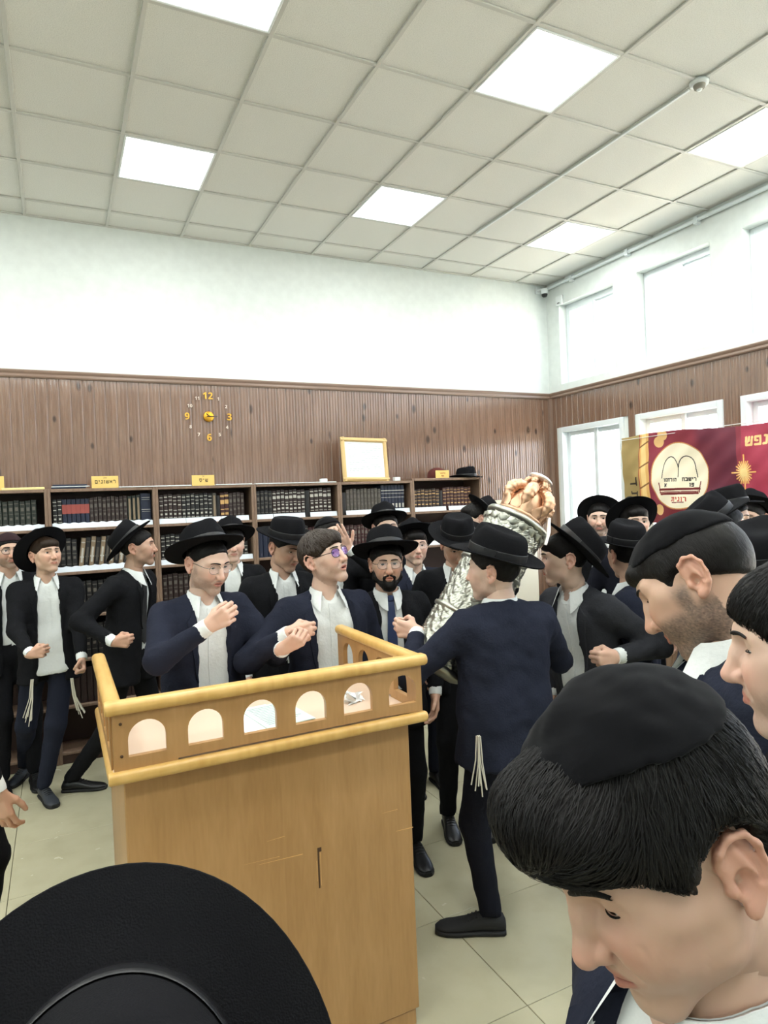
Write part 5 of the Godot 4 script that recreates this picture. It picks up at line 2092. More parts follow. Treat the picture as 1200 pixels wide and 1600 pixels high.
		var lk := part("hair_locks", soup_mesh(strands(mf, Vector3(0, 0.115, -0.03), o.get("locks", 7500), 6, low, ear_zone, 0.07, o.get("lockwidth", 0.00062))), mats[o.get("lockmat", "locks")], root, (inv * HT).origin, (inv * HT).basis)
		lk.set_meta("kind", "stuff")
	if o.has("beard"):
		var bf := Field.new()
		var g: float = o.beard
		for sg: float in [-1.0, 1.0]:
			bf.cone(Vector3(sg * 0.060, -0.005, 0.010), Vector3(sg * 0.052, -0.062, 0.018), 0.012 + g * 0.3, 0.019 + g, 0.02)
			bf.cone(Vector3(sg * 0.050, -0.062, 0.018), Vector3(sg * 0.014, -0.104, 0.064), 0.018 + g, 0.020 + g, 0.02)
			bf.cone(Vector3(sg * 0.006, -0.046, 0.0945), Vector3(sg * 0.027, -0.058, 0.082), 0.0055, 0.006, 0.006)
			bf.cone(Vector3(sg * 0.027, -0.058, 0.080), Vector3(sg * 0.022, -0.085, 0.078), 0.008, 0.010, 0.01)
		bf.ell(Vector3(0, -0.105, 0.068), Vector3(0.026, 0.024, 0.026), 0.02)
		bf.ell(Vector3(0, -0.063 - open_ * 0.5, 0.096), Vector3(0.022, 0.0085 + open_ * 0.6, 0.02), 0.003, 1)
		bf.noise = fnl
		bf.amp = 0.003
		bf.nscale = Vector3(150, 70, 150)
		part("beard", net_mesh(bf, Vector3(-0.10, -0.16, -0.04), Vector3(0.10, 0.03, 0.13), 0.0045), hairm, root, (inv * HT).origin, (inv * HT).basis)
	if o.has("moustache"):
		var mf := Field.new()
		for sg: float in [-1.0, 1.0]:
			mf.cone(Vector3(sg * 0.004, -0.047, 0.0935), Vector3(sg * 0.026, -0.057, 0.083), 0.0048, 0.0038, 0.005)
		part("moustache", net_mesh(mf, Vector3(-0.04, -0.07, 0.06), Vector3(0.04, -0.03, 0.11), 0.003), hairm, root, (inv * HT).origin, (inv * HT).basis)
	if o.has("glasses"):
		make_glasses(root, inv * HT, o.glasses, f)
	if o.has("hat"):
		var h: Dictionary = o.hat
		var hp: Vector3 = h.get("p", Vector3(0, 0.068, -0.014))
		var hbz := Basis(Vector3.UP, deg_to_rad(h.get("turn", 0.0))) * Basis(Vector3.RIGHT, deg_to_rad(-h.get("tilt", 0.0))) * Basis(Vector3.BACK, deg_to_rad(h.get("roll", 0.0)))
		var ht := inv * HT * Transform3D(hbz.scaled(Vector3.ONE * h.get("s", 1.06)), hp)
		var hm := part("hat", hat_meshes[0], mats.felt, root, ht.origin, ht.basis)
		part("ribbon", hat_meshes[1], mats.ribbon, hm)
	if o.has("kippah"):
		# soft cap that follows the head: the hair mass swollen a little and cut by a plane
		var h: Dictionary = o.kippah
		var hc: Dictionary = o.mane if o.has("mane") else o.get("cut", {})
		var g: float = hc.get("grow", 0.009) + h.get("thick", 0.006)
		var kf := Field.new()
		kf.ell(Vector3(0, 0.034, -0.014), Vector3(0.077 + g, 0.088 + g, 0.096 + g), 0.02)
		kf.cone(Vector3(0, 0.058, 0.050), Vector3(0, 0.034, 0.060), 0.029 + g, 0.024 + g, 0.03)
		for e in hc.get("extra", []):
			kf.ell(e[0], e[1] + Vector3.ONE * h.get("thick", 0.006), e[2])
		var ta := deg_to_rad(h.get("tilt", 0.0))
		var kn_ := Vector3(0, cos(ta), -sin(ta)).rotated(Vector3.BACK, deg_to_rad(h.get("roll", 0.0)))
		kf.plane(-kn_, -h.get("c", 0.07), 0.004)
		kf.noise = fnl
		kf.amp = h.get("folds", 0.0022)
		kf.nscale = Vector3(17, 17, 17)
		part("skullcap", net_mesh(kf, Vector3(-0.13, 0.0, -0.15), Vector3(0.13, 0.20, 0.15), h.get("cell", 0.006)), mats[h.get("mat", "velvet")], root, (inv * HT).origin, (inv * HT).basis)
	# ---- shirt
	var jt := inv * T
	var g0: float = o.get("bulk", 1.0)
	if o.get("shirt", true):
		var sf := Field.new()
		for sg: float in [-1.0, 1.0]:
			sf.cone(Vector3(sg * 0.078, 0.34, 0.0), Vector3(sg * 0.068, 0.06, 0.0), 0.098 * g0, 0.090 * g0, 0.06)
			sf.cone(Vector3(0, 0.43, -0.012), Vector3(sg * 0.12, 0.42, -0.012), 0.062, 0.05, 0.05)
			sf.cone(Vector3(sg * 0.066, 0.06, 0.0), Vector3(sg * 0.07, -0.16, 0.004), 0.092 * g0, (0.102 if o.get("untuck", 0.02) < 0.04 else 0.120) * g0, 0.06)
		sf.cone(Vector3(0, 0.41, 0.0), Vector3(0, 0.455, 0.0), 0.075, 0.062, 0.03)
		if not o.has("tie"):
			sf.cone(Vector3(0, 0.475, 0.075), Vector3(0, 0.425, 0.105), 0.030, 0.008, 0.008, 1)
		sf.plane(Vector3(0, -1, 0), o.get("untuck", 0.02), 0.01)
		sf.noise = fnl
		sf.amp = 0.0035
		sf.nscale = Vector3(16, 11, 16)
		var bb := bounds(sf, 0.02)
		part("shirt", net_mesh(sf, bb[0], bb[1], cell), mats.shirt, root, jt.origin, jt.basis)
		part("shirt_placket", soup_mesh(drape(sf, [Vector2(-0.014, 0.44), Vector2(0.014, 0.44), Vector2(-0.014, -0.01), Vector2(0.014, -0.01)], 0.003, 2, 20)), mats.shirt, root, jt.origin, jt.basis)
		part("shirt_collar", soup_mesh(collar_soup(o.get("collar", 34.0))), mats.shirt, root, jt.origin, jt.basis)
		if o.has("tie"):
			var ts := drape(sf, [Vector2(-0.016, 0.455), Vector2(0.016, 0.455), Vector2(-0.034, 0.06), Vector2(0.034, 0.06)], 0.010, 3, 16)
			ts.add(drape(sf, [Vector2(-0.034, 0.06), Vector2(0.034, 0.06), Vector2(-0.002, 0.025), Vector2(0.002, 0.025)], 0.010, 2, 2))
			part("tie", soup_mesh(ts), mats[o.tie], root, jt.origin, jt.basis)
			part("tie_knot", cbox(Vector3(0.036, 0.034, 0.022), 0.008), mats[o.tie], root, jt * Vector3(0, 0.462, sf.front(0, 0.455) + 0.008), jt.basis)
	# ---- jacket
	var jf := Field.new()
	var hem: float = o.get("hem", -0.22)
	for sg: float in [-1.0, 1.0]:
		jf.cone(Vector3(sg * 0.082, 0.35, 0.0), Vector3(sg * 0.072, 0.08, 0.0), 0.111 * g0, 0.104 * g0, 0.06)
		jf.cone(Vector3(0, 0.440, -0.018), Vector3(sg * 0.155, 0.408, -0.014), 0.066, 0.060, 0.05)
		jf.cone(Vector3(sg * 0.070, 0.08, 0.0), Vector3(sg * 0.086, hem - 0.03, 0.004), 0.108 * g0, 0.124 * g0, 0.06)
	jf.plane(Vector3(0, -1, 0), -hem, 0.01)
	# neck hole, then the open front
	jf.cone(Vector3(0, 0.46, 0.030), Vector3(0, 0.64, 0.05), 0.066, 0.085, 0.012, 1)
	var ow: Array = o.get("open", [0.075, 0.055, 0.0])     # half width at the hem, at the neck, shift
	if ow.size():
		jf.wedge(hem - 0.1, 0.50, 0.035, ow[0], ow[1], ow[2], 0.006)
	for A in arms:
		var cuff: Vector3 = A.W - (A.W - A.E).normalized() * 0.048
		jf.cone(A.S, A.E, 0.064, 0.052, 0.045)
		jf.cone(A.E, cuff, 0.052, 0.040, 0.03)
	jf.noise = fnl
	jf.amp = o.get("wrinkle", 0.0065)
	jf.nscale = Vector3(13, 13, 13)
	var jb := bounds(jf, 0.02)
	var jk := part("jacket", net_mesh(jf, jb[0], jb[1], cell), suit, root, jt.origin, jt.basis)
	if ow.size() and o.get("lapels", true):
		for sg: float in [-1.0, 1.0]:
			var e0: float = ow[2] + sg * (ow[1] - 0.002)
			var e1: float = ow[2] + sg * (lerpf(ow[1], ow[0], 0.45))
			var q := [Vector2(e0, 0.455), Vector2(e0 + sg * 0.055, 0.40), Vector2(e1, 0.14), Vector2(e1 + sg * 0.006, 0.13)]
			if sg < 0:
				q = [q[1], q[0], q[3], q[2]]
			part("lapel", soup_mesh(drape(jf, q, 0.007, 4, 12)), suit, root, jt.origin, jt.basis)
	for A in arms:
		if not A.show:
			continue
		# shirt cuff
		var ff: Vector3 = (A.W - A.E).normalized()
		part("shirt_cuff", soup_mesh(tube([A.W - ff * 0.05, A.W - ff * 0.01, A.W - ff * o.get("cuff", -0.002)], [0.036, 0.0355, 0.0335], 16)), mats.shirt, root, jt.origin, jt.basis)
	# ---- trousers and shoes
	var feet: Array = o.get("feet", [])
	var fy: Array = o.get("toe", [yaw, yaw])
	if feet.is_empty():
		for sg: float in [1.0, -1.0]:
			var q := root.transform * Vector3(sg * 0.10, 0, 0.0)
			feet.append(Vector3(q.x, 0, q.z))
	var pf := Field.new()
	var up := inv * T
	if o.get("untuck", 0.02) > 0.04:
		pf.cone(up * Vector3(-0.066, -0.06, 0), up * Vector3(0.066, -0.06, 0), 0.082, 0.082, 0.04)
	else:
		pf.cone(up * Vector3(-0.066, 0.03, 0), up * Vector3(0.066, 0.03, 0), 0.098, 0.098, 0.04)
		pf.cone(up * Vector3(-0.062, -0.07, 0.004), up * Vector3(0.062, -0.07, 0.004), 0.098, 0.098, 0.04)
	var hips := []
	var ankles := []
	for side in 2:
		var sg := 1.0 if side == 0 else -1.0
		var hip := T * Vector3(sg * 0.085, -0.06, 0)
		var ft: Vector3 = feet[side]
		var toe := Basis(Vector3.UP, fy[side]) * Vector3(0, 0, 1)
		var ank: Vector3 = ft + Vector3(0, 0.085, 0) - toe * 0.0
		var tilt: float = o.get("heel", [0.0, 0.0])[side]
		ank += Vector3(0, tilt, 0)
		var L := (hip - ank).length()
		var l1 := L * 0.509
		var l2 := L * 0.507
		var kn := two_bone(hip, ank, l1, l2, tb * Vector3(0, 0, 1) + toe)
		pf.cone(inv * hip, inv * kn, 0.084 if o.get("untuck", 0.02) <= 0.04 else 0.080, 0.066, 0.05)
		pf.cone(inv * kn, inv * ank, 0.064, 0.048, 0.03)
		hips.append(hip)
		ankles.append([ank, toe, tilt, ft])
	pf.plane(Vector3(0, -1, 0), -0.075, 0.006)
	pf.noise = fnl
	pf.amp = 0.006
	pf.nscale = Vector3(14, 9, 14)
	var pb := bounds(pf, 0.02)
	part("trousers", net_mesh(pf, pb[0], pb[1], maxf(cell, o.get("legcell", 0.02))), pants, root)
	for side in 2:
		var q: Array = ankles[side]
		var toe: Vector3 = q[1]
		var bx := Vector3.UP.cross(toe).normalized()
		var sb := Basis(bx, Vector3.UP, toe)
		if q[2] > 0.0:
			sb = sb * Basis(Vector3.RIGHT, asin(clampf(q[2] / 0.22, 0, 0.8)))
		var at := inv * Transform3D(sb.scaled(Vector3.ONE * s), Vector3(q[3].x, q[2], q[3].z) - toe * 0.055 * s)
		var sm: String = o.get("shoes", "shoe_black")
		var sho := part("shoe", shoe_meshes[0], mats[sm], root, at.origin, at.basis)
		part("sole", shoe_meshes[1], mats.sole, sho)
		part("laces", shoe_meshes[2], mats.sole, sho)
	# ---- ritual fringes hanging at the hips
	for q in o.get("fringes", []):
		var sp := Soup.new()
		rng.seed = 8
		for i in 8:
			var x := rng.randf_range(-0.008, 0.008)
			var z := rng.randf_range(-0.008, 0.008)
			var e: Vector3 = Vector3(rng.randf_range(-0.03, 0.03), 0, rng.randf_range(-0.02, 0.02)) + q.get("swing", Vector3.ZERO)
			var a: Vector3 = q.p
			var L: float = q.get("len", 0.25) * rng.randf_range(0.85, 1.1)
			sp.add(tube([inv * (a + Vector3(x, 0, z)), inv * (a + Vector3(x, -L * 0.5, z) + e * 0.25), inv * (a + Vector3(x, -L, z) + e)], 0.0028, 5))
		var fr := part("fringe", soup_mesh(sp), mats.fringe, root)
		fr.set_meta("kind", "stuff")
	return root

var _eye: ArrayMesh
func eye_shared() -> ArrayMesh:
	if _eye == null:
		_eye = eye_mesh(Color(0.035, 0.018, 0.010))
	return _eye

func collar_soup(gap: float) -> Soup:
	# folded shirt collar round the neck, open at the front by gap degrees each side
	var s := Soup.new()
	var n := 36
	var a0 := deg_to_rad(gap)
	var inner := PackedVector3Array()
	var top := PackedVector3Array()
	var top2 := PackedVector3Array()
	var low := PackedVector3Array()
	var low2 := PackedVector3Array()
	for i in n + 1:
		var a := lerpf(a0, TAU - a0, i / float(n))
		var c := cos(a)
		var fr := maxf(0.0, c)
		var tipf := pow(clampf((c - cos(a0 + 0.75)) / (cos(a0) - cos(a0 + 0.75) + 1e-6), 0, 1), 1.5)
		var d := Vector3(sin(a), 0, c)
		var cen := Vector3(0, 0, 0.008)
		inner.append(cen + d * 0.066 + Vector3(0, 0.462 - 0.02 * fr, 0))
		top.append(cen + d * 0.063 + Vector3(0, 0.512 - 0.022 * fr, 0))
		top2.append(cen + d * 0.068 + Vector3(0, 0.513 - 0.022 * fr, 0))
		low.append(cen + d * (0.083 + 0.034 * tipf) + Vector3(0, 0.470 - 0.030 * fr - 0.035 * tipf, 0))
		low2.append(cen + d * (0.080 + 0.031 * tipf) + Vector3(0, 0.470 - 0.030 * fr - 0.035 * tipf, 0))
	s.grid([inner, top, top2, low, low2], false)
	# inside face
	var s2 := Soup.new()
	for r in [inner, top]:
		for i in r.size():
			r[i] -= Vector3(r[i].x, 0, r[i].z).normalized() * 0.002
	s2.grid([top, inner], false)
	s.add(s2)
	return s

func make_glasses(root: Node3D, ht: Transform3D, kind: String, f: Field) -> void:
	var fm: Material = mats.frame_black if kind == "black" or kind == "violet" else mats.frame_metal
	var rimr := 0.0011 if kind == "wire" else 0.0017
	var zc := 0.097
	var sp := Soup.new()
	for sg: float in [-1.0, 1.0]:
		var pts := []
		for i in 21:
			var a := TAU * i / 20
			var c := signf(cos(a)) * pow(absf(cos(a)), 0.75)
			var d := signf(sin(a)) * pow(absf(sin(a)), 0.75)
			pts.append(Vector3(sg * 0.0335 + c * 0.0255, 0.008 + d * 0.0195, zc - 0.006 * pow(absf(sg * 0.0335 + c * 0.0255) / 0.06, 2)))
		sp.add(tube(pts, rimr, 6, false))
		sp.add(tube([Vector3(sg * 0.059, 0.014, zc - 0.006), Vector3(sg * 0.074, 0.015, 0.075), Vector3(sg * 0.080, 0.014, 0.0), Vector3(sg * 0.080, 0.0, -0.02)], 0.0016, 6))
		var ls := Soup.new()
		var cc := Vector3(sg * 0.0335, 0.008, zc - 0.0015)
		for i in 20:
			ls.tri(cc, pts[i], pts[i + 1])
		part("lens", soup_mesh(ls), mats.lens_violet if kind == "violet" else mats.lens, root, ht.origin, ht.basis)
	sp.add(tube([Vector3(-0.009, 0.014, zc), Vector3(0, 0.017, zc + 0.002), Vector3(0.009, 0.014, zc)], 0.0016, 6))
	part("glasses_frame", soup_mesh(sp), fm, root, ht.origin, ht.basis)

# ------------------------------------------------------------------ everyone in the hall
func build_people() -> void:
	person({"label": "man in black suit cut off by the left picture edge, arm hanging", "head": Vector3(-0.364, 1.850, -2.854), "yaw": 77.3, "look": [82.3, 0.0, 0.0], "lh": {"p": Vector3(-0.462, 1.240, -2.893)}, "rh": {"p": Vector3(-0.224, 0.972, -2.605), "d": Vector3(0.166, -0.985, -0.052), "pose": "relaxed"}, "suit": "black", "hat": {"tilt": 10, "roll": 0, "turn": 0, "s": 1.06}, "cell": 0.014})
	person({"label": "man in maroon skullcap and glasses standing at the far left edge", "head": Vector3(-0.312, 1.664, -5.334), "yaw": 8.3, "look": [13.3, 0.0, 0.0], "suit": "black", "kippah": {"tilt": 6, "c": 0.068, "mat": "velvet_maroon"}, "glasses": "black", "stubble": 0.55, "tone": Color(0.56, 0.36, 0.26), "cell": 0.016})
	person({"label": "boy in open black jacket and navy trousers, hat pushed far back, fringes hanging", "head": Vector3(-0.076, 1.640, -4.972), "yaw": 5.9, "look": [28.9, -8.0, 0.0], "lh": {"p": Vector3(0.106, 0.967, -4.727), "pose": "fist"}, "rh": {"p": Vector3(-0.181, 1.055, -4.647), "d": Vector3(0.860, 0.174, 0.479), "n": Vector3(0.487, 0.000, -0.874), "pose": "fist"}, "feet": [Vector3(-0.154, 0.000, -5.044), Vector3(-0.287, 0.000, -5.545)], "toe": [0.28, -0.42], "fringes": [{"p": Vector3(-0.183, 0.884, -4.701), "len": 0.26, "swing": Vector3(-0.03, 0, 0.02)}, {"p": Vector3(0.040, 0.870, -4.647), "len": 0.24, "swing": Vector3(0.05, 0, 0)}], "suit": "black", "pants": "navy", "hat": {"tilt": 48, "roll": 0, "turn": 0, "s": 1.1, "p": Vector3(0, 0.045, -0.05)}, "hair": "hair brown", "cut": {"front": 0.05, "after": [[Vector3(0, 0.072, 0.058), Vector3(0.062, 0.030, 0.040), 0.02]]}, "headkind": {}, "open": [0.085, 0.062, 0.0], "untuck": 0.16, "shoes": "shoe_grey", "tone": Color(0.56, 0.36, 0.26), "s": 0.97})
	person({"label": "dark moustached man in black suit and tie in profile facing right", "head": Vector3(0.463, 1.673, -4.562), "yaw": 52.2, "look": [76.2, -4.0, 0.0], "rh": {"p": Vector3(0.272, 1.138, -4.258), "d": Vector3(0.900, 0.000, 0.435), "n": Vector3(0.101, 0.000, -0.995), "pose": "fist"}, "feet": [Vector3(0.487, 0.000, -4.911), Vector3(0.011, 0.000, -5.071)], "toe": [1.12, 1.21], "suit": "black", "hat": {"tilt": 42, "roll": 0, "turn": 0, "s": 1.06, "p": Vector3(0, 0.05, -0.05)}, "moustache": 1, "tie": "tie_grey", "collar": 14.0, "open": [0.03, 0.05, 0.0], "stubble": 0.3, "tone": Color(0.50, 0.31, 0.22), "lean": [6.0, 0.0]})
	person({"label": "man in navy jacket and round glasses behind the lectern, hand at his chest", "head": Vector3(0.593, 1.658, -2.993), "yaw": 12.8, "look": [24.8, 16.0, 0.0], "lh": {"p": Vector3(0.842, 1.293, -2.742), "d": Vector3(0.652, 0.500, 0.570), "n": Vector3(0.183, 0.342, -0.922), "pole": Vector3(0.6, -0.9, -0.2), "pose": "grip"}, "rh": {"p": Vector3(0.518, 1.442, -2.659), "d": Vector3(0.755, 0.469, 0.457), "n": Vector3(0.649, 0.174, -0.741), "pole": Vector3(-0.7, -0.7, 0.1), "pose": "pinch"}, "suit": "navy", "lashes": 1, "hat": {"tilt": 40, "roll": -4, "turn": 0, "s": 1.08, "p": Vector3(0, 0.056, -0.034)}, "cut": {"front": 0.084, "grow": 0.006}, "glasses": "wire", "stubble": 0.45, "headkind": {"open": 0.004, "shut": 0.45, "cell": 0.0036}, "open": [0.085, 0.062, 0.0], "untuck": 0.12, "tone": Color(0.64, 0.44, 0.345), "cell": 0.012, "lean": [4.0, 0.0]})
	person({"label": "boy in wide black hat half hidden behind the man with round glasses", "head": Vector3(1.054, 1.663, -4.494), "yaw": -13.2, "look": [-5.2, 4.0, 0.0], "suit": "black", "hat": {"tilt": 32, "roll": 0, "turn": 0, "s": 1.06, "p": Vector3(0, 0.05, -0.03)}, "tone": Color(0.64, 0.44, 0.345), "s": 0.95, "cell": 0.016})
	person({"label": "man under black hat with bowed head, white open collar, mid row", "head": Vector3(1.153, 1.665, -3.609), "yaw": -2.7, "look": [22.3, 20.0, 0.0], "suit": "black", "hat": {"tilt": 6, "roll": 0, "turn": 0, "s": 1.06}, "tone": Color(0.50, 0.31, 0.22), "headkind": {"shut": 0.4}, "cell": 0.016})
	person({"label": "person in skullcap holding a hand over the forehead, back row", "head": Vector3(1.633, 1.690, -4.154), "yaw": -1.5, "look": [8.5, -6.0, 0.0], "lh": {"p": Vector3(1.666, 1.613, -3.913), "d": Vector3(-0.526, 0.819, 0.229), "n": Vector3(0.360, -0.174, -0.917), "pole": Vector3(0.8, -0.6, 0.2), "pose": "flat"}, "suit": "black", "kippah": {"tilt": 10, "c": 0.07}, "headkind": {"shut": 0.5}, "tone": Color(0.64, 0.44, 0.345), "cell": 0.016})
	person({"label": "bareheaded brown-haired man in navy jacket and glasses with raised chin, hand clenched", "head": Vector3(1.155, 1.644, -3.017), "yaw": 1.1, "look": [31.1, -14.0, 6.0], "rh": {"p": Vector3(0.882, 1.350, -2.768), "d": Vector3(0.854, 0.087, 0.512), "n": Vector3(0.506, -0.174, -0.845), "pole": Vector3(-0.7, -0.6, -0.2), "pose": "fist"}, "suit": "navy", "glasses": "violet", "hair": "hair brown", "nohair": 1, "locks": 1600, "lockwidth": 0.0015, "lockmat": "locks_brown", "mane": {"front": 0.05, "grow": 0.014, "tuft": 0.003, "after": [[Vector3(0, 0.080, 0.050), Vector3(0.068, 0.034, 0.048), 0.02]]}, "headkind": {"open": 0.007, "cell": 0.0036, "nose": 1.1}, "stubble": 0.25, "open": [0.10, 0.085, 0.0], "untuck": 0.16, "tone": Color(0.64, 0.44, 0.345), "cell": 0.012, "lean": [-2.0, 0.0], "s": 1.06, "hs": 1.07, "lashes": 1})
	person({"label": "smiling man with full black beard, blue tie and wide black hat", "head": Vector3(1.547, 1.575, -3.135), "yaw": -12.3, "look": [-18.3, 2.0, 0.0], "suit": "black", "hat": {"tilt": 24, "roll": 0, "turn": 0, "s": 1.14, "p": Vector3(0, 0.066, -0.02)}, "beard": 0.006, "glasses": "wire", "tie": "tie_blue", "collar": 12.0, "lashes": 1, "headkind": {"open": 0.003, "cell": 0.0038}, "open": [0.06, 0.06, 0.0], "tone": Color(0.56, 0.36, 0.26)})
	person({"label": "person in tall black hat directly behind the bearded man", "head": Vector3(2.106, 1.715, -4.255), "yaw": -16.3, "look": [-11.3, 0.0, 0.0], "suit": "black", "hat": {"tilt": 26, "roll": 0, "turn": 0, "s": 1.06, "p": Vector3(0, 0.056, -0.03)}, "tone": Color(0.64, 0.44, 0.345), "cell": 0.016})
	person({"label": "boy with thin glasses in navy jacket, hat on the back of head", "head": Vector3(2.117, 1.602, -3.858), "yaw": -4.8, "look": [-14.8, 0.0, 0.0], "lh": {"p": Vector3(2.080, 1.297, -3.537), "d": Vector3(-0.939, -0.342, 0.020), "pose": "fist"}, "rh": {"p": Vector3(1.923, 1.259, -3.502), "d": Vector3(0.511, -0.174, 0.842), "n": Vector3(0.626, 0.000, -0.780), "pose": "fist"}, "suit": "navy", "hat": {"tilt": 40, "roll": 0, "turn": 0, "s": 1.06, "p": Vector3(0, 0.05, -0.04)}, "glasses": "wire", "cut": {"front": 0.05, "after": [[Vector3(0, 0.072, 0.058), Vector3(0.062, 0.030, 0.040), 0.02]]}, "tone": Color(0.64, 0.44, 0.345), "s": 0.95, "cell": 0.016})
	person({"label": "person with bowed head under black hat left of the silver scroll case", "head": Vector3(2.045, 1.640, -3.225), "yaw": -22.4, "look": [-20.4, 30.0, 0.0], "suit": "black", "hat": {"tilt": 8, "roll": 0, "turn": 0, "s": 1.06}, "tone": Color(0.50, 0.31, 0.22), "cell": 0.016})
	person({"label": "dark-haired boy in profile facing left behind the silver scroll case", "head": Vector3(2.792, 1.747, -4.141), "yaw": -94.0, "look": [-106.0, 4.0, 0.0], "suit": "black", "hat": {"tilt": 62, "roll": 0, "turn": 0, "s": 1.06, "p": Vector3(0, 0.035, -0.075)}, "cut": {"front": 0.05, "after": [[Vector3(0, 0.072, 0.058), Vector3(0.062, 0.030, 0.040), 0.02]]}, "tone": Color(0.64, 0.44, 0.345), "cell": 0.016})
	person({"label": "man in navy jacket and black hat carrying the scroll case, seen from behind", "head": Vector3(1.667, 1.586, -2.351), "yaw": 174.7, "look": [-145.3, 0.0, 0.0], "lh": {"p": Vector3(1.428, 1.313, -2.610), "d": Vector3(-0.692, 0.174, -0.700), "n": Vector3(0.578, 0.000, -0.816), "pole": Vector3(0.6, -0.6, -0.5), "pose": "grip"}, "rh": {"p": Vector3(1.914, 1.301, -2.560), "pose": "grip"}, "feet": [Vector3(1.632, 0.000, -2.414), Vector3(2.244, 0.000, -3.074)], "toe": [-2.10, -2.89], "fringes": [{"p": Vector3(1.455, 0.965, -2.190), "len": 0.22, "swing": Vector3(0, 0, 0)}], "suit": "navy", "pants": "blueblack", "hat": {"tilt": 17, "roll": 0, "turn": 0, "s": 1.14, "p": Vector3(0, 0.062, -0.018)}, "stubble": 0.25, "headkind": {"cell": 0.0036}, "s": 1.05, "bulk": 1.1, "neck": 0.055, "hs": 1.04, "heel": [0.0, 0.14], "shoes": "shoe_suede", "tone": Color(0.64, 0.44, 0.345), "cell": 0.011, "hem": -0.15, "open": [0.05, 0.05, 0.0]})
	person({"label": "young man in charcoal jacket striding left, hat pushed back, in profile", "head": Vector3(2.247, 1.583, -2.567), "yaw": -89.2, "look": [-125.2, 2.0, 0.0], "lh": {"p": Vector3(2.274, 1.151, -2.269), "pole": Vector3(0.2, -0.4, -0.9), "pose": "fist"}, "suit": "charcoal", "pants": "black", "hat": {"tilt": 50, "roll": 0, "turn": 0, "s": 1.12, "p": Vector3(0, 0.046, -0.062)}, "s": 1.06, "hs": 1.06, "cut": {"front": 0.05, "after": [[Vector3(0, 0.072, 0.058), Vector3(0.062, 0.030, 0.040), 0.02]]}, "headkind": {"cell": 0.0036, "chin": 0.9}, "open": [0.11, 0.07, 0.02], "tone": Color(0.64, 0.44, 0.345), "cell": 0.012, "lean": [10.0, 0.0], "untuck": 0.10})
	person({"label": "man with short brown beard in round black hat before the bright window", "head": Vector3(3.590, 1.712, -3.691), "yaw": -49.2, "look": [-48.2, 0.0, 0.0], "suit": "black", "hat": {"tilt": 55, "roll": 0, "turn": 0, "s": 1.06, "p": Vector3(0, 0.035, -0.045)}, "stubble": 0.8, "tone": Color(0.64, 0.44, 0.345), "cell": 0.016})
	person({"label": "boy in round black hat before the window, chin hidden by a skullcap", "head": Vector3(3.354, 1.701, -3.139), "yaw": -36.9, "look": [-26.9, 0.0, 0.0], "suit": "blueblack", "hat": {"tilt": 52, "roll": 0, "turn": 0, "s": 1.06, "p": Vector3(0, 0.035, -0.045)}, "cut": {"front": 0.05, "after": [[Vector3(0, 0.072, 0.058), Vector3(0.062, 0.030, 0.040), 0.02]]}, "tone": Color(0.64, 0.44, 0.345), "cell": 0.016})
	person({"label": "person in black hat and navy jacket turned away behind the stubbled man", "head": Vector3(2.680, 1.571, -2.577), "yaw": -146.1, "look": [163.9, 4.0, 0.0], "suit": "navy", "hat": {"tilt": 14, "roll": 0, "turn": 0, "s": 1.06}, "tone": Color(0.50, 0.31, 0.22), "cell": 0.016})
	person({"label": "person in tilted black hat turned right, only an ear visible", "head": Vector3(2.691, 1.704, -2.016), "yaw": 41.8, "look": [51.8, -2.0, 0.0], "suit": "black", "hat": {"tilt": 34, "roll": 0, "turn": 0, "s": 1.06, "p": Vector3(0, 0.05, -0.04)}, "tone": Color(0.64, 0.44, 0.345), "cell": 0.016})
	person({"label": "person under black hat in the crowd left of the man with dark glasses", "head": Vector3(3.308, 1.731, -2.437), "yaw": 6.4, "look": [26.4, 6.0, 0.0], "suit": "black", "hat": {"tilt": 16, "roll": 0, "turn": 0, "s": 1.06}, "tone": Color(0.64, 0.44, 0.345), "cell": 0.016})
	person({"label": "man with dark glasses and black hat before the red banner", "head": Vector3(3.736, 1.710, -2.616), "yaw": -65.0, "look": [-73.0, 2.0, 0.0], "suit": "black", "hat": {"tilt": 40, "roll": 0, "turn": 0, "s": 1.06, "p": Vector3(0, 0.045, -0.035)}, "glasses": "black", "tone": Color(0.56, 0.36, 0.26), "cell": 0.016})
	person({"label": "person in black hat seen from behind at the right picture edge", "head": Vector3(1.999, 1.610, -1.352), "yaw": 114.1, "look": [114.1, 0.0, 0.0], "suit": "black", "hat": {"tilt": 16, "roll": 0, "turn": 0, "s": 1.06}, "tone": Color(0.50, 0.31, 0.22), "cell": 0.016})
	person({"label": "bearded young man in black skullcap looking down, near the right side", "head": Vector3(1.142, 1.710, -0.917), "yaw": -127.2, "look": [-149.2, 32.0, 12.0], "suit": "navy", "kippah": {"tilt": 2, "c": 0.068, "cell": 0.0045, "thick": 0.004}, "stubble": 0.9, "cut": {"front": 0.052, "grow": 0.008, "nape": -0.03, "tuft": 0.001, "after": [[Vector3(0, 0.064, 0.078), Vector3(0.052, 0.019, 0.023), 0.02], [Vector3(0.066, 0.02, 0.014), Vector3(0.013, 0.045, 0.022), 0.01], [Vector3(-0.066, 0.02, 0.014), Vector3(0.013, 0.045, 0.022), 0.01]]}, "headkind": {"cell": 0.0026, "nose": 1.15, "shut": 0.6}, "haircell": 0.004, "collar": 20.0, "tone": Color(0.56, 0.36, 0.26), "cell": 0.01, "hs": 1.1, "lashes": 1, "neck": 0.055})
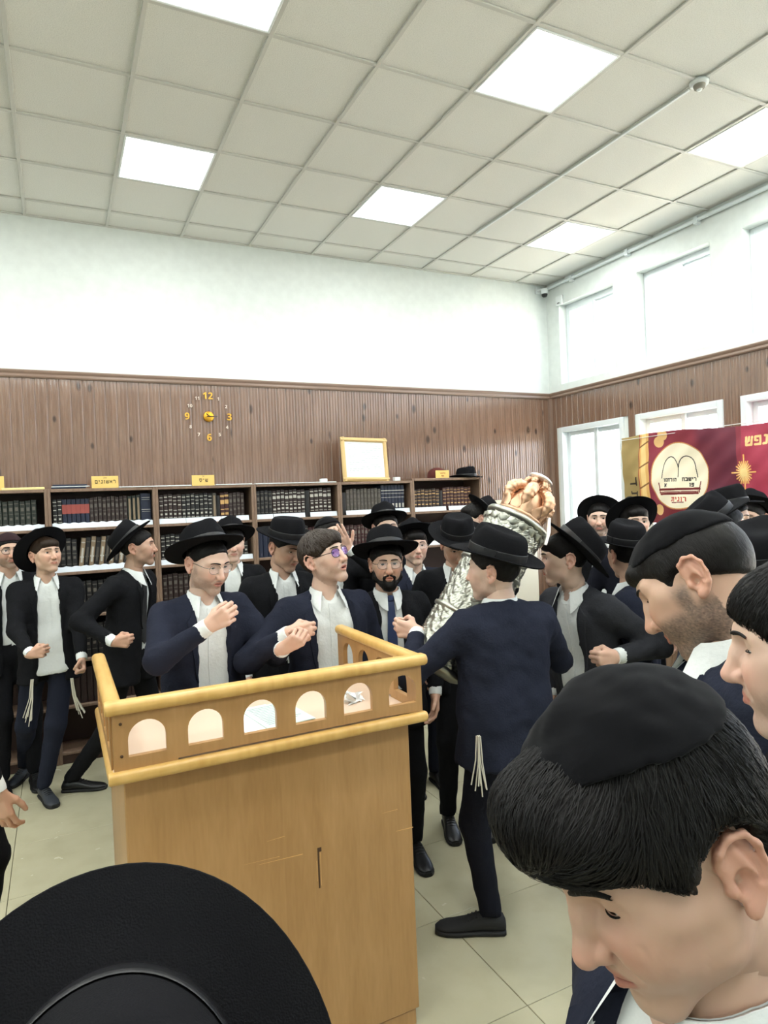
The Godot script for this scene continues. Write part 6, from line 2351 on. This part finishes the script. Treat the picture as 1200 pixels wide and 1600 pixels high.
	person({"label": "dark-haired man at the right picture edge, face in profile", "head": Vector3(0.915, 1.675, -0.549), "yaw": -129.0, "look": [-145.0, 6.0, 0.0], "lashes": 1, "suit": "black", "nohair": 1, "locks": 1800, "mane": {"front": 0.05, "grow": 0.014, "tuft": 0.004}, "headkind": {"cell": 0.0026, "nose": 1.1, "shut": 0.5}, "stubble": 0.25, "tone": Color(0.64, 0.44, 0.345), "cell": 0.014, "hs": 1.0})
	person({"label": "teenage boy in black velvet skullcap with thick black fringe, nearest at lower right", "head": Vector3(0.500, 1.555, -0.455), "yaw": -107.7, "look": [-96.0, 24.0, 9.0], "suit": "navy", "nohair": 1, "mane": {"front": 0.056, "nape": -0.05, "grow": 0.018, "earlift": 0.010, "earback": -0.014, "earclear": Vector3(0.050, 0.044, 0.033), "tuft": 0.003, "extra": [[Vector3(0, 0.060, -0.018), Vector3(0.090, 0.108, 0.106), 0.03]], "after": [[Vector3(0, 0.091, 0.080), Vector3(0.074, 0.047, 0.048), 0.03], [Vector3(0.066, 0.036, 0.006), Vector3(0.018, 0.054, 0.028), 0.02], [Vector3(-0.066, 0.036, 0.006), Vector3(0.018, 0.054, 0.028), 0.02]]}, "kippah": {"tilt": 10, "c": 0.116, "cell": 0.0042, "thick": 0.008, "folds": 0.005}, "lashes": 1, "brow": 0.0042, "headkind": {"cell": 0.0024, "nose": 1.12, "shut": 0.75, "open": 0.003, "cheek": 1.12, "chin": 0.9}, "tone": Color(0.52, 0.335, 0.25), "cell": 0.014})
	person({"label": "person in wide black felt hat nearest at lower left, seen from above", "head": Vector3(0.024, 1.385, -0.587), "yaw": 175.7, "look": [174.0, -20.0, 0.0], "suit": "black", "hat": {"tilt": 44, "roll": 0, "turn": 0, "s": 1.1, "p": Vector3(0, 0.06, -0.04)}, "cell": 0.018, "tone": Color(0.50, 0.31, 0.22)})

# ------------------------------------------------------------------ silver scroll case with gold crown
func build_scroll_case() -> void:
	var B := Vector3(1.499, 1.160, -2.573)
	var Tp := Vector3(1.925, 1.784, -2.506)
	var ax := (Tp - B).normalized()
	var L := B.distance_to(Tp)
	var t := thing("scroll_case", "tilted silver embossed scroll case with rose gold crown, carried in arms", "scroll case", B)
	var bx := ax.cross(Vector3(0, 0, 1)).normalized()
	t.basis = Basis(bx, ax, bx.cross(ax)).orthonormalized()
	var R := 0.138
	var silver := mat("silver", Color(0.70, 0.70, 0.66), 0.33, 0.95)
	var gold := mat("rose_gold", Color(0.84, 0.68, 0.56), 0.4, 0.9)
	# embossed wall: rows of leaf shaped bosses
	var nu := 200
	var nv := 170
	var rings := []
	for j in nv + 1:
		var v := j / float(nv)
		var rg := PackedVector3Array()
		for i in nu:
			var u := i / float(nu)
			var row := v * 17.0 + 0.35 * sin(u * TAU * 3.0)
			var k := floorf(row)
			var fu := fposmod(u * 19.0 + 0.5 * fmod(k, 2.0) + 0.3 * sin(k * 2.3), 1.0) - 0.5
			var fv := row - k - 0.5
			var d := absf(fu + fv * 0.5) * 1.5 + absf(fv) * 0.7
			var e := 0.010 * maxf(0.0, 0.62 - d) + 0.0045 * fnl.get_noise_3d(cos(TAU * u) * 14.0, v * 62.0, sin(TAU * u) * 14.0)
			e += 0.002 * sin((fu * 3.0 - fv * 5.0) * 6.0)
			var a := TAU * u
			var rr := R + e
			rg.append(Vector3(sin(a) * rr, v * L, cos(a) * rr))
		rings.append(rg)
	var s := Soup.new()
	s.grid(rings, true)
	part("embossed_wall", soup_mesh(s), silver, t)
	part("base", soup_mesh(lathe([Vector2(0.0, -0.035), Vector2(0.09, -0.035), Vector2(0.115, -0.025), Vector2(0.142, -0.012), Vector2(0.150, 0.0), Vector2(0.146, 0.012), Vector2(0.139, 0.018)], 48)), silver, t)
	for y in [0.33 * L, 0.66 * L]:
		part("band", soup_mesh(lathe([Vector2(R, y - 0.012), Vector2(R + 0.011, y - 0.008), Vector2(R + 0.013, y), Vector2(R + 0.011, y + 0.008), Vector2(R, y + 0.012)], 64)), silver, t)
	part("top_rim", soup_mesh(lathe([Vector2(R, L - 0.02), Vector2(R + 0.014, L - 0.012), Vector2(R + 0.016, L), Vector2(R + 0.010, L + 0.010), Vector2(0.11, L + 0.022), Vector2(0.085, L + 0.028)], 64)), silver, t)
	# hinge fringe of little scallops under the rim
	for i in 18:
		var a := TAU * i / 18.0
		var d := Vector3(sin(a), 0, cos(a))
		part("scallop", scallop(), silver, t, d * (R + 0.009) + Vector3(0, L - 0.03, 0), Basis(Vector3.UP, a))
	# crown
	var c := Node3D.new()
	c.name = "crown"
	c.set_meta("label", "rose gold crown with bulging lobes")
	t.add_child(c)
	c.position = Vector3(0, L + 0.018, 0)
	part("crown_ring", soup_mesh(lathe([Vector2(0.088, 0.0), Vector2(0.108, 0.004), Vector2(0.112, 0.014), Vector2(0.100, 0.022), Vector2(0.106, 0.034), Vector2(0.104, 0.046), Vector2(0.090, 0.050)], 48)), gold, c)
	for i in 12:
		var a := TAU * i / 12.0
		part("leaf", leaf_mesh(), gold, c, Vector3(sin(a) * 0.100, 0.018, cos(a) * 0.100), Basis(Vector3.UP, a))
	for i in 6:
		var a := TAU * (i + 0.3) / 6.0
		part("lobe", lobe_mesh(), gold, c, Vector3.ZERO, Basis(Vector3.UP, a))
	part("inner_dome", soup_mesh(lathe([Vector2(0.085, 0.04), Vector2(0.088, 0.08), Vector2(0.07, 0.12), Vector2(0.045, 0.145), Vector2(0.028, 0.155)], 32)), gold, c)
	for i in 6:
		var a := TAU * i / 6.0
		part("upper_lobe", lobe_mesh(), gold, c, Vector3(0, 0.142, 0), Basis(Vector3.UP, a).scaled(Vector3(0.5, 0.42, 0.5)))
	part("neck", soup_mesh(lathe([Vector2(0.022, 0.15), Vector2(0.016, 0.17), Vector2(0.020, 0.19), Vector2(0.014, 0.205)], 20)), gold, c)
	part("finial", soup_mesh(lathe([Vector2(0.0, 0.205), Vector2(0.040, 0.207), Vector2(0.056, 0.214), Vector2(0.058, 0.222), Vector2(0.045, 0.230), Vector2(0.0, 0.234)], 28)), mat("pale_silver", Color(0.93, 0.92, 0.90), 0.3, 0.7), c)
	part("pointer", soup_mesh(tube([Vector3(0.10, 0.06, 0.07), Vector3(0.125, 0.0, 0.085), Vector3(0.14, -0.06, 0.09)], [0.010, 0.011, 0.008], 8)), mats.pale_silver, c, Vector3.ZERO, Basis(Vector3.UP, -0.3))

var _sc: ArrayMesh
func scallop() -> ArrayMesh:
	if _sc == null:
		var f := []
		for k in 3:
			var rg := PackedVector3Array()
			for i in 9:
				var a := PI * i / 8.0
				var q: float = [1.0, 0.7, 0.05][k]
				rg.append(Vector3(cos(a) * 0.024 * q, -sin(a) * 0.028 * q, [0.0, 0.006, 0.009][k]))
			f.append(rg)
		f.reverse()
		var s := Soup.new()
		s.grid(f, false)
		_sc = soup_mesh(s)
	return _sc

var _lm: ArrayMesh
func leaf_mesh() -> ArrayMesh:
	if _lm == null:
		var rings := []
		for j in 7:
			var v := j / 6.0
			var w := 0.026 * sin(PI * minf(1.0, 0.25 + v * 0.75)) + 0.001
			var rg := PackedVector3Array()
			for i in 5:
				var u := i / 4.0 * 2.0 - 1.0
				rg.append(Vector3(u * w, v * 0.058, 0.004 + 0.014 * v * v + 0.006 * (1.0 - u * u)))
			rings.append(rg)
		var s := Soup.new()
		s.grid(rings, false)
		_lm = soup_mesh(s)
	return _lm

var _lb: ArrayMesh
func lobe_mesh() -> ArrayMesh:
	# a bulging rib of the crown with a roped outer edge, in the plane of +z
	if _lb == null:
		var path := [Vector3(0, 0.045, 0.072), Vector3(0, 0.065, 0.098), Vector3(0, 0.095, 0.110), Vector3(0, 0.125, 0.100), Vector3(0, 0.148, 0.070), Vector3(0, 0.152, 0.040), Vector3(0, 0.140, 0.022)]
		var pts := []
		var rad := []
		for i in 31:
			var f := i / 30.0 * (path.size() - 1)
			var k := mini(int(f), path.size() - 2)
			var p0: Vector3 = path[maxi(k - 1, 0)]
			var p3: Vector3 = path[mini(k + 2, path.size() - 1)]
			pts.append(path[k].cubic_interpolate(path[k + 1], p0, p3, f - k))
			rad.append((0.030 - 0.012 * absf(i / 30.0 - 0.45) * 2.0) * (1.0 + 0.09 * sin(i * 2.1)))
		_lb = soup_mesh(tube(pts, rad, 14))
	return _lb

# ------------------------------------------------------------------ combed hair of the nearest head
func strands(f: Field, crown: Vector3, count: int, sd: int, keep: Callable, stop: Callable, length := 0.07, width := 0.00062) -> Soup:
	var r := RandomNumberGenerator.new()
	r.seed = sd
	var l := f.all()
	var s := Soup.new()
	var made := 0
	var tries := 0
	while made < count and tries < count * 6:
		tries += 1
		var d := Vector3(r.randfn(), r.randfn(), r.randfn()).normalized()
		var p := crown * 0.35 + d * 0.19
		for i in 14:
			p -= d * f.at(p, l) * 0.9
		if not keep.call(p):
			continue
		made += 1
		var rings := []
		var n := 7
		var lift := r.randf_range(0.0003, 0.0022)
		var jit := Vector3(r.randfn(), r.randfn(), r.randfn()) * 0.16
		for k in n:
			var e := 0.003
			var c0 := f.at(p, l)
			var g := Vector3(f.at(p + Vector3(e, 0, 0), l) - c0, f.at(p + Vector3(0, e, 0), l) - c0, f.at(p + Vector3(0, 0, e), l) - c0).normalized()
			var away := (p - crown)
			var flow := (away - g * away.dot(g)).normalized() + jit
			flow = (flow - g * flow.dot(g)).normalized()
			p -= g * c0
			if k > 1 and stop.call(p):
				break
			var side := g.cross(flow) * width * (1.0 - 0.8 * k / float(n - 1))
			var q := p + g * (lift + 0.0012 * sin(k * 1.4))
			rings.append(PackedVector3Array([q - side, q + g * width * 0.6, q + side]))
			p += flow * length / n
		if rings.size() > 1:
			s.grid(rings, false)
	return s

const PANEL_ENERGY := 2.0

func _ready() -> void:
	set_the_view()
	fnl.seed = 3
	fnl.frequency = 1.0
	fnl.fractal_octaves = 2
	make_materials()
	people_materials()
	build_ceiling()
	build_lamps()
	build_floor()
	build_walls()
	build_windows()
	build_lectern()
	build_bookcases()
	build_people()
	build_scroll_case()
	build_shelf_top_things()
	build_banner()
	build_clock()
	build_fixtures()
